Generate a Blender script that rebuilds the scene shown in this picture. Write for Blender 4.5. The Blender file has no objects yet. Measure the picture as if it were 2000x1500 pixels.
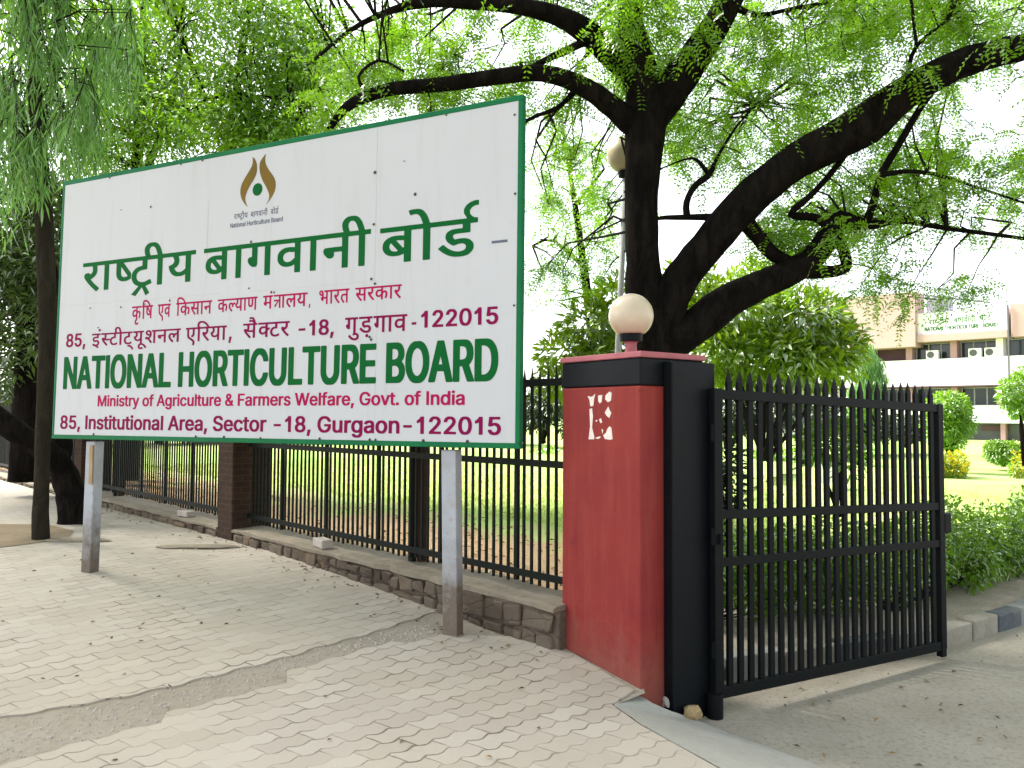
import bpy, bmesh, math, random
import numpy as np
from mathutils import Vector, Matrix

# ------------------------------------------------------------------ camera, sky, sun, exposure
S = bpy.context.scene
COL = S.collection
F, CX, CY, EYE = 1500.0, 1000.0, 750.0, 1.72          # focal length in photo pixels, picture centre, eye height
PITCH, ROLL = math.atan(61 / 1500), 0.0055
_f = np.array([0, math.cos(PITCH), math.sin(PITCH)])
_r0 = np.array([1.0, 0, 0]); _u0 = np.array([0, -math.sin(PITCH), math.cos(PITCH)])
_R = math.cos(ROLL) * _r0 + math.sin(ROLL) * _u0
_U = math.cos(ROLL) * _u0 - math.sin(ROLL) * _r0
_C = np.array([0, 0, EYE])
cam = bpy.data.cameras.new('camera'); co = bpy.data.objects.new('camera', cam); COL.objects.link(co)
cam.sensor_width = 36; cam.lens = 36 * F / 2000; cam.clip_start = 0.05; cam.clip_end = 2000
co.matrix_world = Matrix(((_R[0], _U[0], -_f[0], 0), (_R[1], _U[1], -_f[1], 0), (_R[2], _U[2], -_f[2], EYE), (0, 0, 0, 1)))
S.camera = co

TO_SUN = Vector((-0.60, 0.34, 0.72)).normalized()
w = bpy.data.worlds.new('World'); S.world = w; w.use_nodes = True
nt = w.node_tree; bg = nt.nodes['Background']
sky = nt.nodes.new('ShaderNodeTexSky'); sky.sky_type = 'NISHITA'; sky.sun_disc = False
sky.sun_elevation = math.asin(TO_SUN.z); sky.sun_rotation = math.atan2(TO_SUN.x, TO_SUN.y)
sky.air_density = 1.0; sky.dust_density = 2.0; sky.ozone_density = 1.0; sky.altitude = 200
hz = nt.nodes.new('ShaderNodeHueSaturation'); hz.inputs['Saturation'].default_value = 0.28      # thin white overcast
nt.links.new(sky.outputs[0], hz.inputs['Color']); nt.links.new(hz.outputs[0], bg.inputs[0]); bg.inputs[1].default_value = 0.15
sl = bpy.data.lights.new('sun', 'SUN'); so = bpy.data.objects.new('sun', sl); COL.objects.link(so)
sl.energy = 4.2; sl.angle = math.radians(14); sl.color = (1.0, 0.95, 0.86)
so.rotation_euler = TO_SUN.to_track_quat('Z', 'Y').to_euler(); so.location = (-20, 5, 25)
S.view_settings.view_transform = 'Standard'; S.view_settings.look = 'None'
S.view_settings.exposure = 1.8; S.view_settings.gamma = 1.0
S.cycles.max_bounces = 6; S.cycles.transparent_max_bounces = 6; S.cycles.use_denoising = True
S.cycles.diffuse_bounces = 4; S.cycles.transmission_bounces = 4

# ------------------------------------------------------------------ helpers
rng = np.random.default_rng(7); random.seed(7)
def ray(px, py): return _R * (px - CX) / F + _U * (CY - py) / F + _f
def at(px, py, Y):
    d = ray(px, py); return _C + d * (Y / d[1])
def on_plane(px, py, p0, n):
    d = ray(px, py); return _C + d * (np.dot(np.asarray(p0) - _C, n) / np.dot(d, n))
def V(*a): return np.array(a, float)

def tag(o, label=None, cat=None, group=None, kind=None):
    if label: o['label'] = label
    if cat: o['category'] = cat
    if group: o['group'] = group
    if kind: o['kind'] = kind
    return o
def thing(name, label, cat, loc=(0, 0, 0), group=None):
    o = bpy.data.objects.new(name, None); COL.objects.link(o); o.location = loc; o.empty_display_size = .2
    return tag(o, label, cat, group)
def link(name, me, mat, parent=None, smooth=False):
    o = bpy.data.objects.new(name, me); COL.objects.link(o)
    for m in (mat if isinstance(mat, (list, tuple)) else [mat]): me.materials.append(m)
    if smooth: me.polygons.foreach_set('use_smooth', [True] * len(me.polygons))
    if parent is not None:
        o.parent = parent
        pl = world_loc(parent); o.matrix_parent_inverse = Matrix.Translation(-pl)
    return o
def world_loc(o):
    l = Vector(o.location)
    return l
class MB:
    """collects shapes; build() links them as ONE mesh object"""
    def __init__(s): s.v = []; s.f = []; s.m = []
    def add(s, vs, fs, mi=0):
        k = len(s.v); s.v += [tuple(map(float, p)) for p in vs]
        s.f += [tuple(i + k for i in f) for f in fs]; s.m += [mi] * len(fs); return s
    def prism(s, poly, z0, z1, mi=0):                       # poly: [(x,y)...] counter-clockwise
        n = len(poly)
        z0 = z0 if hasattr(z0, '__len__') else [z0] * n
        z1 = z1 if hasattr(z1, '__len__') else [z1] * n
        vs = [(p[0], p[1], z) for p, z in zip(poly, z0)] + [(p[0], p[1], z) for p, z in zip(poly, z1)]
        fs = [tuple(range(n))[::-1], tuple(range(n, 2 * n))] + [(i, (i + 1) % n, n + (i + 1) % n, n + i) for i in range(n)]
        return s.add(vs, fs, mi)
    def obox(s, c, ax, ay, az, mi=0):                       # oriented box from centre and three half-axis vectors
        c, ax, ay, az = map(lambda q: np.asarray(q, float), (c, ax, ay, az))
        vs = [c + i * ax + j * ay + k * az for k in (-1, 1) for j in (-1, 1) for i in (-1, 1)]
        return s.add(vs, [(0, 2, 3, 1), (4, 5, 7, 6), (0, 1, 5, 4), (1, 3, 7, 5), (3, 2, 6, 7), (2, 0, 4, 6)], mi)
    def box(s, x0, x1, y0, y1, z0, z1, mi=0): return s.prism([(x0, y0), (x1, y0), (x1, y1), (x0, y1)], z0, z1, mi)
    def tube(s, pts, rad, n=8, mi=0, cap=True, wob=0.0):
        pts = [np.asarray(p, float) for p in pts]; m = len(pts); k = len(s.v)
        up = None
        for i, p in enumerate(pts):
            t = pts[min(i + 1, m - 1)] - pts[max(i - 1, 0)]; t = t / (np.linalg.norm(t) + 1e-9)
            if up is None: up = np.cross(t, [0.3, 0.9, 0.2])
            up = up - t * np.dot(up, t); up /= np.linalg.norm(up) + 1e-9; b = np.cross(t, up)
            for j in range(n):
                a = 2 * math.pi * j / n; r = rad[i] * (1 + wob * random.uniform(-1, 1))
                s.v.append(tuple(p + r * (math.cos(a) * up + math.sin(a) * b)))
        for i in range(m - 1):
            for j in range(n):
                s.f.append((k + i * n + j, k + i * n + (j + 1) % n, k + (i + 1) * n + (j + 1) % n, k + (i + 1) * n + j)); s.m.append(mi)
        if cap:
            s.f.append(tuple(k + j for j in range(n))[::-1]); s.m.append(mi)
            s.f.append(tuple(k + (m - 1) * n + j for j in range(n))); s.m.append(mi)
        return s
    def lathe(s, c, prof, n=24, mi=0):                       # prof: [(r,z)...] from bottom to top
        k = len(s.v); c = np.asarray(c, float)
        for r, z in prof:
            for j in range(n):
                a = 2 * math.pi * j / n; s.v.append((c[0] + r * math.cos(a), c[1] + r * math.sin(a), c[2] + z))
        for i in range(len(prof) - 1):
            for j in range(n):
                s.f.append((k + i * n + j, k + i * n + (j + 1) % n, k + (i + 1) * n + (j + 1) % n, k + (i + 1) * n + j)); s.m.append(mi)
        s.f.append(tuple(k + j for j in range(n))[::-1]); s.m.append(mi)
        s.f.append(tuple(k + (len(prof) - 1) * n + j for j in range(n))); s.m.append(mi)
        return s
    def build(s, name, mat, parent=None, smooth=False, bevel=0, seg=2):
        me = bpy.data.meshes.new(name); me.from_pydata(s.v, [], s.f)
        o = link(name, me, mat, parent, smooth)
        me.polygons.foreach_set('material_index', s.m); me.update()
        if bevel:
            b = o.modifiers.new('bevel', 'BEVEL'); b.width = bevel; b.segments = seg; b.limit_method = 'ANGLE'
            b.angle_limit = math.radians(40)
        return o
def np_mesh(name, verts, faces, mat, parent=None, var=None, smooth=False):
    """one mesh from numpy arrays; var = one number per vertex, read by the leaf shader"""
    verts = np.asarray(verts, np.float32).reshape(-1, 3); faces = np.asarray(faces, np.int32); k = faces.shape[1]
    me = bpy.data.meshes.new(name)
    me.vertices.add(len(verts)); me.vertices.foreach_set('co', verts.ravel())
    me.loops.add(faces.size); me.loops.foreach_set('vertex_index', faces.ravel())
    me.polygons.add(len(faces)); me.polygons.foreach_set('loop_start', np.arange(0, faces.size, k, dtype=np.int32))
    me.polygons.foreach_set('loop_total', np.full(len(faces), k, np.int32))
    me.update(calc_edges=True)
    if var is not None:
        a = me.attributes.new('var', 'FLOAT', 'POINT'); a.data.foreach_set('value', np.asarray(var, np.float32))
    return link(name, me, mat, parent, smooth)

# ------------------------------------------------------------------ materials
class NT:
    def __init__(s, name):
        s.m = bpy.data.materials.new(name); s.m.use_nodes = True; s.t = s.m.node_tree
        s.p = s.t.nodes['Principled BSDF']; s.out = s.t.nodes['Material Output']
    def n(s, typ, **kw):
        q = s.t.nodes.new(typ)
        for k, v in kw.items(): setattr(q, k, v)
        return q
    def set(s, sock, v):
        if hasattr(v, 'is_output'): s.t.links.new(v, sock)
        else: sock.default_value = (*v, 1) if isinstance(v, tuple) and len(v) == 3 and len(sock.default_value) == 4 else v
    def math(s, op, a, b=0.0, c=None):
        q = s.n('ShaderNodeMath', operation=op); s.set(q.inputs[0], a); s.set(q.inputs[1], b)
        if c is not None: s.set(q.inputs[2], c)
        return q.outputs[0]
    def mix(s, fac, a, b, blend='MIX'):
        q = s.n('ShaderNodeMix', data_type='RGBA', blend_type=blend); s.set(q.inputs[0], fac); s.set(q.inputs[6], a); s.set(q.inputs[7], b)
        return q.outputs[2]
    def pos(s): return s.n('ShaderNodeNewGeometry').outputs['Position']
    def obj(s): return s.n('ShaderNodeTexCoord').outputs['Object']
    def noise(s, vec, scale, detail=4, rough=.6, dist=0.0):
        q = s.n('ShaderNodeTexNoise'); s.set(q.inputs['Vector'], vec); q.inputs['Scale'].default_value = scale
        q.inputs['Detail'].default_value = detail; q.inputs['Roughness'].default_value = rough; q.inputs['Distortion'].default_value = dist
        return q.outputs['Fac']
    def ramp(s, fac, lo, hi):
        q = s.n('ShaderNodeMapRange'); s.set(q.inputs[0], fac); q.inputs[1].default_value = lo; q.inputs[2].default_value = hi
        return q.outputs[0]
    def bump(s, h, strength=.3, dist=.01):
        q = s.n('ShaderNodeBump'); s.set(q.inputs['Height'], h); q.inputs['Strength'].default_value = strength; q.inputs['Distance'].default_value = dist
        s.t.links.new(q.outputs[0], s.p.inputs['Normal'])
    def done(s, col, rough=.8, spec=.3, metal=0.0):
        s.set(s.p.inputs['Base Color'], col); s.set(s.p.inputs['Roughness'], rough)
        s.p.inputs['Specular IOR Level'].default_value = spec; s.p.inputs['Metallic'].default_value = metal
        return s.m

def mat_paint(name, col, col2=None, scale=3.0, rough=.5, spec=.4, bump=.05, amount=.5, metal=0.0):
    """paint with worn, dusty patches and a slightly uneven surface"""
    m = NT(name); p = m.pos(); col2 = col2 or tuple(c * .6 for c in col)
    n1 = m.noise(p, scale, 6, .65); n2 = m.noise(p, scale * 14, 3, .6)
    f = m.math('MULTIPLY', m.ramp(n1, .42, .72), amount)
    c = m.mix(f, col, col2); c = m.mix(m.math('MULTIPLY', m.ramp(n2, .5, .8), amount * .4), c, tuple(min(1, q * 1.35 + .01) for q in col))
    m.bump(m.math('ADD', n1, m.math('MULTIPLY', n2, .3)), bump, .01)
    return m.done(c, m.math('ADD', rough - .1, m.math('MULTIPLY', n1, .25)), spec, metal)

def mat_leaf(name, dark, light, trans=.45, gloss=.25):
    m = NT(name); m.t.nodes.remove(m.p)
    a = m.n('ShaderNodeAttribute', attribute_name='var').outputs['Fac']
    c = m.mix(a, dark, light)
    d = m.n('ShaderNodeBsdfDiffuse'); m.set(d.inputs[0], c)
    t = m.n('ShaderNodeBsdfTranslucent'); m.set(t.inputs[0], m.mix(.35, c, (light[0] * 1.25, light[1] * 1.3, light[2] * .5)))
    x = m.n('ShaderNodeMixShader'); x.inputs[0].default_value = trans
    m.t.links.new(d.outputs[0], x.inputs[1]); m.t.links.new(t.outputs[0], x.inputs[2])
    g = m.n('ShaderNodeBsdfGlossy'); g.inputs['Roughness'].default_value = .42; g.inputs[0].default_value = (.8, .85, .8, 1)
    lw = m.n('ShaderNodeLayerWeight'); lw.inputs[0].default_value = .25
    y = m.n('ShaderNodeMixShader'); m.set(y.inputs[0], m.math('MULTIPLY', lw.outputs['Fresnel'], gloss))
    m.t.links.new(x.outputs[0], y.inputs[1]); m.t.links.new(g.outputs[0], y.inputs[2])
    m.t.links.new(y.outputs[0], m.out.inputs[0])
    return m.m

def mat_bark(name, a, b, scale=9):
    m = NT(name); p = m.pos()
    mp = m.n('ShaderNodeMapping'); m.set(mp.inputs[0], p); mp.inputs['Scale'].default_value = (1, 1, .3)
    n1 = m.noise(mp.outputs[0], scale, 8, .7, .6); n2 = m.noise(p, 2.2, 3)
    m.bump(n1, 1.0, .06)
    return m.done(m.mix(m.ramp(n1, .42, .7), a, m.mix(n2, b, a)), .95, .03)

def mat_pavers():
    m = NT('wavy concrete pavers'); p = m.pos()
    sx = m.n('ShaderNodeSeparateXYZ'); m.set(sx.inputs[0], p); X, Y = sx.outputs[0], sx.outputs[1]
    u = m.math('ADD', m.math('MULTIPLY', X, .774), m.math('MULTIPLY', Y, .633))
    v = m.math('ADD', m.math('MULTIPLY', X, -.633), m.math('MULTIPLY', Y, .774))
    wob = m.math('MULTIPLY', m.math('SUBTRACT', m.noise(p, 1.3, 2), .5), .05)
    PR, PL = .118, .236
    zig = m.math('PINGPONG', m.math('DIVIDE', u, PL / 4), 1.0)
    vr = m.math('ADD', m.math('DIVIDE', m.math('ADD', v, wob), PR), m.math('MULTIPLY', m.math('SMOOTH_MIN', zig, .8, .15), .26))
    row = m.math('FLOOR', vr); fv = m.math('SUBTRACT', vr, row)
    ur = m.math('ADD', m.math('DIVIDE', u, PL), m.math('MULTIPLY', m.math('MODULO', row, 2.0), .5))
    ur = m.math('ADD', ur, m.math('MULTIPLY', m.math('SUBTRACT', fv, .5), .16))
    cu = m.math('FLOOR', ur); fu = m.math('SUBTRACT', ur, cu)
    dv = m.math('MULTIPLY', m.math('MINIMUM', fv, m.math('SUBTRACT', 1.0, fv)), PR)
    du = m.math('MULTIPLY', m.math('MINIMUM', fu, m.math('SUBTRACT', 1.0, fu)), PL)
    j1 = m.math('MINIMUM', m.math('MULTIPLY', dv, .7), du)
    fine = m.noise(p, 60, 3, .7); big = m.noise(p, .55, 4, .6); mid = m.noise(p, 5, 4, .6)
    wid = m.math('MULTIPLY', m.ramp(mid, .36, .68), .0085)                     # joints open and close with the dust in them
    wid = m.math('ADD', wid, .0014)
    joint = m.math('SUBTRACT', 1.0, m.math('SMOOTHSTEP', j1, 0, 1)) if False else None
    q = m.n('ShaderNodeMapRange', interpolation_type='SMOOTHSTEP'); m.set(q.inputs[0], j1); q.inputs[1].default_value = 0; m.set(q.inputs[2], wid)
    q.inputs[3].default_value = 1; q.inputs[4].default_value = 0; joint = q.outputs[0]
    wn = m.n('ShaderNodeTexWhiteNoise', noise_dimensions='2D'); cb = m.n('ShaderNodeCombineXYZ'); m.set(cb.inputs[0], row); m.set(cb.inputs[1], cu)
    m.set(wn.inputs['Vector'], cb.outputs[0])
    c = m.mix(wn.outputs['Value'], PAVE_A, PAVE_B)
    c = m.mix(m.math('MULTIPLY', m.ramp(big, .4, .7), .5), c, (.40, .345, .255))      # blown soil
    c = m.mix(m.math('MULTIPLY', m.ramp(fine, .45, .8), .28), c, (.30, .26, .20))
    c = m.mix(m.math('MULTIPLY', m.ramp(mid, .58, .8), .35), c, (.27, .23, .17))
    gate_ = m.math('ADD', m.math('MULTIPLY', m.ramp(m.noise(p, 2.6, 5, .7), .40, .62), .75), .25)          # most joints are filled with dust
    joint = m.math('MULTIPLY', joint, gate_)
    c = m.mix(m.math('MULTIPLY', joint, .9), c, (.075, .057, .045))
    tilt = m.math('MULTIPLY', m.math('SUBTRACT', wn.outputs['Value'], .5), .5)
    h = m.math('ADD', m.math('SUBTRACT', m.math('MULTIPLY', fine, .12), joint), m.math('MULTIPLY', tilt, m.math('ADD', fv, fu)))
    m.bump(h, .55, .008)
    return m.done(c, .9, .2)
PAVE_A, PAVE_B = (.32, .284, .242), (.38, .342, .298)

def mat_ground(name, a, b, c, s1=1.2, s2=22, bump=.5, grit=.5):
    m = NT(name); p = m.pos(); n1 = m.noise(p, s1, 6, .65); n2 = m.noise(p, s2, 5, .7); n3 = m.noise(p, s2 * 5, 2, .6)
    q = m.mix(m.ramp(n1, .35, .68), a, b); q = m.mix(m.math('MULTIPLY', m.ramp(n2, .5, .72), grit), q, c)
    q = m.mix(m.math('MULTIPLY', m.ramp(n3, .55, .8), grit * .5), q, tuple(k * .55 for k in c))
    m.bump(m.math('ADD', m.math('MULTIPLY', n2, .6), m.math('MULTIPLY', n3, .3)), bump, .02)
    return m.done(q, .95, .1)

def mat_lawn():
    m = NT('dry lawn'); p = m.pos(); n1 = m.noise(p, .22, 4, .6); n2 = m.noise(p, 1.6, 5, .7); n3 = m.noise(p, 45, 3, .7)
    d = m.n('ShaderNodeSeparateXYZ'); m.set(d.inputs[0], p)
    near = m.math('ADD', m.math('MULTIPLY', d.outputs[0], -.707), m.math('MULTIPLY', d.outputs[1], -.707))   # -(distance past the fence line)
    past = m.math('SUBTRACT', m.math('MULTIPLY', near, -1.0), 3.72)
    c = m.mix(m.ramp(n1, .38, .66), (.27, .43, .10), (.42, .48, .18))
    c = m.mix(m.math('MULTIPLY', m.ramp(n3, .45, .75), .35), c, (.20, .30, .07))
    bare = m.math('ADD', m.math('MULTIPLY', m.ramp(past, 4.0, .4), 1.15), m.math('MULTIPLY', m.math('SUBTRACT', n2, .5), 1.6))
    c = m.mix(m.ramp(bare, .32, .75), c, m.mix(m.ramp(n3, .4, .7), (.44, .305, .185), (.32, .205, .12)))      # bare soil by the fence
    m.bump(n3, .6, .03)
    return m.done(c, .95, .1)

def mat_stone():
    m = NT('rubble stone wall'); p = m.pos()
    vo = m.n('ShaderNodeTexVoronoi', feature='DISTANCE_TO_EDGE'); mp = m.n('ShaderNodeMapping'); m.set(mp.inputs[0], p); mp.inputs['Scale'].default_value = (3.2, 3.2, 7.5)
    nz = m.n('ShaderNodeTexNoise'); m.set(nz.inputs['Vector'], p); nz.inputs['Scale'].default_value = 4
    ad = m.n('ShaderNodeVectorMath', operation='MULTIPLY_ADD'); m.set(ad.inputs[0], nz.outputs['Color']); ad.inputs[1].default_value = (.5, .5, .5); m.set(ad.inputs[2], mp.outputs[0])
    m.set(vo.inputs['Vector'], ad.outputs[0]); vo.inputs['Scale'].default_value = 1.0
    v2 = m.n('ShaderNodeTexVoronoi'); m.set(v2.inputs['Vector'], ad.outputs[0]); v2.inputs['Scale'].default_value = 1.0
    hs = m.n('ShaderNodeSeparateColor'); m.set(hs.inputs[0], v2.outputs['Color'])
    e = m.ramp(vo.outputs['Distance'], .0, .05); fine = m.noise(p, 30, 5, .7); n1 = m.noise(p, 3, 4)
    c = m.mix(hs.outputs[0], (.07, .054, .040), (.165, .135, .105)); c = m.mix(m.math('MULTIPLY', fine, .5), c, (.09, .07, .055))
    c = m.mix(m.math('MULTIPLY_ADD', e, .25, .75), (.05, .038, .028), c); c = m.mix(m.math('MULTIPLY', m.ramp(n1, .55, .75), .5), c, (.30, .20, .12))
    m.bump(m.math('ADD', m.math('MULTIPLY', e, .2), m.math('MULTIPLY', fine, .5)), .9, .025)
    return m.done(c, .95, .1)

def mat_brick(name, a, b, mortar, sc=1.0):
    m = NT(name); p = m.obj()
    br = m.n('ShaderNodeTexBrick'); mp = m.n('ShaderNodeMapping'); m.set(mp.inputs[0], p); mp.inputs['Rotation'].default_value = (math.pi / 2, 0, 0)
    m.set(br.inputs['Vector'], mp.outputs[0]); br.inputs['Scale'].default_value = sc * 4; br.inputs['Mortar Size'].default_value = .018
    m.set(br.inputs['Color1'], a); m.set(br.inputs['Color2'], b); m.set(br.inputs['Mortar'], mortar)
    n1 = m.noise(m.pos(), 6, 5, .7)
    m.bump(m.math('ADD', br.outputs['Fac'], n1), .5, .01)
    return m.done(m.mix(m.math('MULTIPLY', n1, .7), br.outputs['Color'], tuple(k * .5 for k in a)), .95, .1)

M = {}
M['pavers'] = mat_pavers()
M['dirt'] = mat_ground('dusty soil', (.32, .285, .235), (.255, .22, .175), (.17, .145, .115), 1.5, 26, .8, .7)
M['soil'] = mat_ground('brown tree pit soil', (.235, .185, .12), (.18, .135, .085), (.12, .09, .06), 2, 20, .8, .6)
M['ground'] = mat_ground('far ground', (.22, .20, .12), (.18, .18, .09), (.12, .10, .06), .3, 8)
M['drive'] = mat_ground('dusty driveway', (.36, .33, .28), (.28, .25, .205), (.19, .16, .12), 1.3, 30, .6, .85)
M['ramp'] = mat_ground('cement ramp', (.34, .335, .31), (.29, .28, .25), (.22, .20, .17), 1.4, 18, .25, .35)
M['lawn'] = mat_lawn()
M['stone'] = mat_stone()
M['cement'] = mat_ground('cement wall top', (.26, .225, .175), (.20, .17, .13), (.14, .115, .09), 2.5, 16, .6, .6)
M['brick'] = mat_brick('brown brick pillar', (.062, .036, .026), (.042, .028, .021), (.07, .056, .045), 1.0)
M['loose'] = mat_paint('grey brick', (.42, .38, .34), (.25, .2, .17), 9, .9, .1, .4)
M['rock'] = mat_paint('yellow stone', (.36, .27, .14), (.22, .15, .09), 14, .9, .1, .6)
def mat_sheet():
    m = NT('dusty white sign sheet'); p = m.pos(); mp = m.n('ShaderNodeMapping'); m.set(mp.inputs[0], p); mp.inputs['Scale'].default_value = (6, 6, .45)
    st = m.noise(mp.outputs[0], 2.0, 5, .7); n1 = m.noise(p, 1.0, 4, .6); n2 = m.noise(p, 22, 4, .7)
    c = m.mix(n1, (.50, .51, .54), (.445, .455, .47)); c = m.mix(m.math('MULTIPLY', m.ramp(st, .52, .8), .4), c, (.37, .365, .345))
    c = m.mix(m.math('MULTIPLY', m.ramp(n2, .64, .78), .35), c, (.33, .32, .29)); m.bump(m.noise(p, 1.6, 2), .25, .03)
    return m.done(c, .5, .15)
M['sign'] = mat_sheet()
M['signback'] = mat_paint('sign steel back', (.20, .20, .19), None, 2, .6)
M['seam'] = mat_paint('sheet seam grime', (.46, .47, .46), (.3, .3, .28), 7, .7)
M['green'] = mat_paint('sign frame green', (.005, .13, .045), (.004, .07, .04), 2.4, .5, .12, .05, .5)
M['tgreen'] = mat_paint('letter green', (.003, .095, .019), (.003, .075, .03), 1.5, .6, .06, .02, .4)
M['crimson'] = mat_paint('letter crimson', (.30, .006, .06), (.22, .01, .08), 3, .6, .06, .02, .5)
M['magenta'] = mat_paint('letter dark magenta', (.20, .004, .055), (.14, .006, .075), 3, .6, .06, .02, .5)
M['red2'] = mat_paint('letter red', (.34, .007, .068), (.24, .008, .088), 3, .6, .06, .02, .5)
M['ink'] = mat_paint('letter grey ink', (.07, .08, .12), (.16, .16, .2), 20, .5)
M['gold'] = mat_paint('emblem ochre', (.17, .105, .020), (.095, .08, .035), 5, .6, .06, .02, .9)
M['screw'] = mat_paint('rusty screw', (.03, .025, .022), (.12, .08, .05), 40, .6)
def mat_post():
    m = NT('faded white steel post'); p = m.pos(); n1 = m.noise(p, 5, 6, .7); n2 = m.noise(p, 24, 4, .7)
    sx = m.n('ShaderNodeSeparateXYZ'); m.set(sx.inputs[0], p)
    c = m.mix(m.math('MULTIPLY', m.ramp(n1, .42, .7), .6), (.36, .38, .42), (.26, .245, .22))
    low = m.math('ADD', sx.outputs[2], m.math('MULTIPLY', m.math('SUBTRACT', n1, .5), 1.3))
    c = m.mix(m.math('MULTIPLY', m.ramp(low, .88, .42), .92), c, m.mix(n2, (.075, .055, .04), (.17, .13, .09)))     # rust creeping up from the ground
    c = m.mix(m.math('MULTIPLY', m.ramp(n2, .62, .75), .6), c, (.16, .10, .05)); m.bump(n2, .2, .005)
    return m.done(c, .7, .15)
M['postw'] = mat_post()
M['postb'] = mat_paint('rusty post foot', (.16, .12, .085), (.08, .055, .04), 14, .85, .2, .3, .9)
M['pole'] = mat_paint('grey lamp pole', (.45, .46, .47), (.3, .29, .27), 6, .6, .2)
M['rust'] = mat_paint('rust stain', (.30, .19, .07), (.4, .36, .3), 9, .8)
def mat_pillar():
    m = NT('weathered red plaster'); p = m.pos(); sx = m.n('ShaderNodeSeparateXYZ'); m.set(sx.inputs[0], p)
    mp = m.n('ShaderNodeMapping'); m.set(mp.inputs[0], p); mp.inputs['Scale'].default_value = (7, 7, .55)
    st = m.noise(mp.outputs[0], 2.2, 5, .65); n1 = m.noise(p, 2.4, 6, .65); n2 = m.noise(p, 30, 4, .7); n3 = m.noise(p, 9, 5, .7)
    c = m.mix(m.ramp(n1, .35, .7), (.225, .030, .024), (.178, .021, .023))
    c = m.mix(m.math('MULTIPLY', m.ramp(st, .5, .78), .55), c, (.24, .055, .045))            # sun faded streaks
    c = m.mix(m.math('MULTIPLY', m.ramp(st, .44, .25), .5), c, (.10, .012, .016))             # dark runs
    c = m.mix(m.math('MULTIPLY', m.ramp(n3, .66, .76), .7), c, (.085, .014, .016))            # spots
    low = m.math('ADD', sx.outputs[2], m.math('MULTIPLY', m.math('SUBTRACT', n3, .5), .6))
    c = m.mix(m.math('MULTIPLY', m.ramp(low, .5, .15), .32), c, (.21, .12, .085))            # splashed soil at the foot
    m.bump(m.math('ADD', m.math('MULTIPLY', n1, 1.2), m.math('MULTIPLY', n2, .25)), .25, .012)
    return m.done(c, m.math('ADD', .5, m.math('MULTIPLY', n3, .3)), .14)
M['red'] = mat_pillar()
M['capred'] = mat_paint('cap faded red', (.36, .11, .13), (.22, .05, .06), 4, .6, .3, .1, .6)
M['black'] = mat_paint('black enamel', (.0035, .005, .007), (.006, .007, .008), 3, .45, .10, .03, .6)
M['gate'] = mat_paint('gate black paint', (.0035, .005, .006), (.007, .007, .007), 4, .5, .10, .06, .6)
M['fence'] = mat_paint('railing dark green black paint', (.006, .010, .008), (.014, .011, .008), 6, .55, .10, .08, .7)
M['paper'] = mat_paint('torn paper', (.66, .60, .56), (.5, .4, .36), 30, .9, .1, .1, .6)
M['globe'] = NT('milky lamp globe')
g = M['globe']; g.p.inputs['Subsurface Weight'].default_value = .35; g.p.inputs['Subsurface Radius'].default_value = (.05, .04, .03)
M['globe'] = g.done(g.mix(g.ramp(g.noise(g.pos(), 5, 4), .35, .75), (.54, .46, .35), (.46, .38, .28)), .28, .5)
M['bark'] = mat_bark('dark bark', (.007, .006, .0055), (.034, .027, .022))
M['bark2'] = mat_bark('grey brown bark', (.028, .024, .018), (.065, .055, .04), 12)
M['twig'] = mat_bark('twig bark', (.022, .018, .015), (.04, .033, .028), 20)
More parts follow.
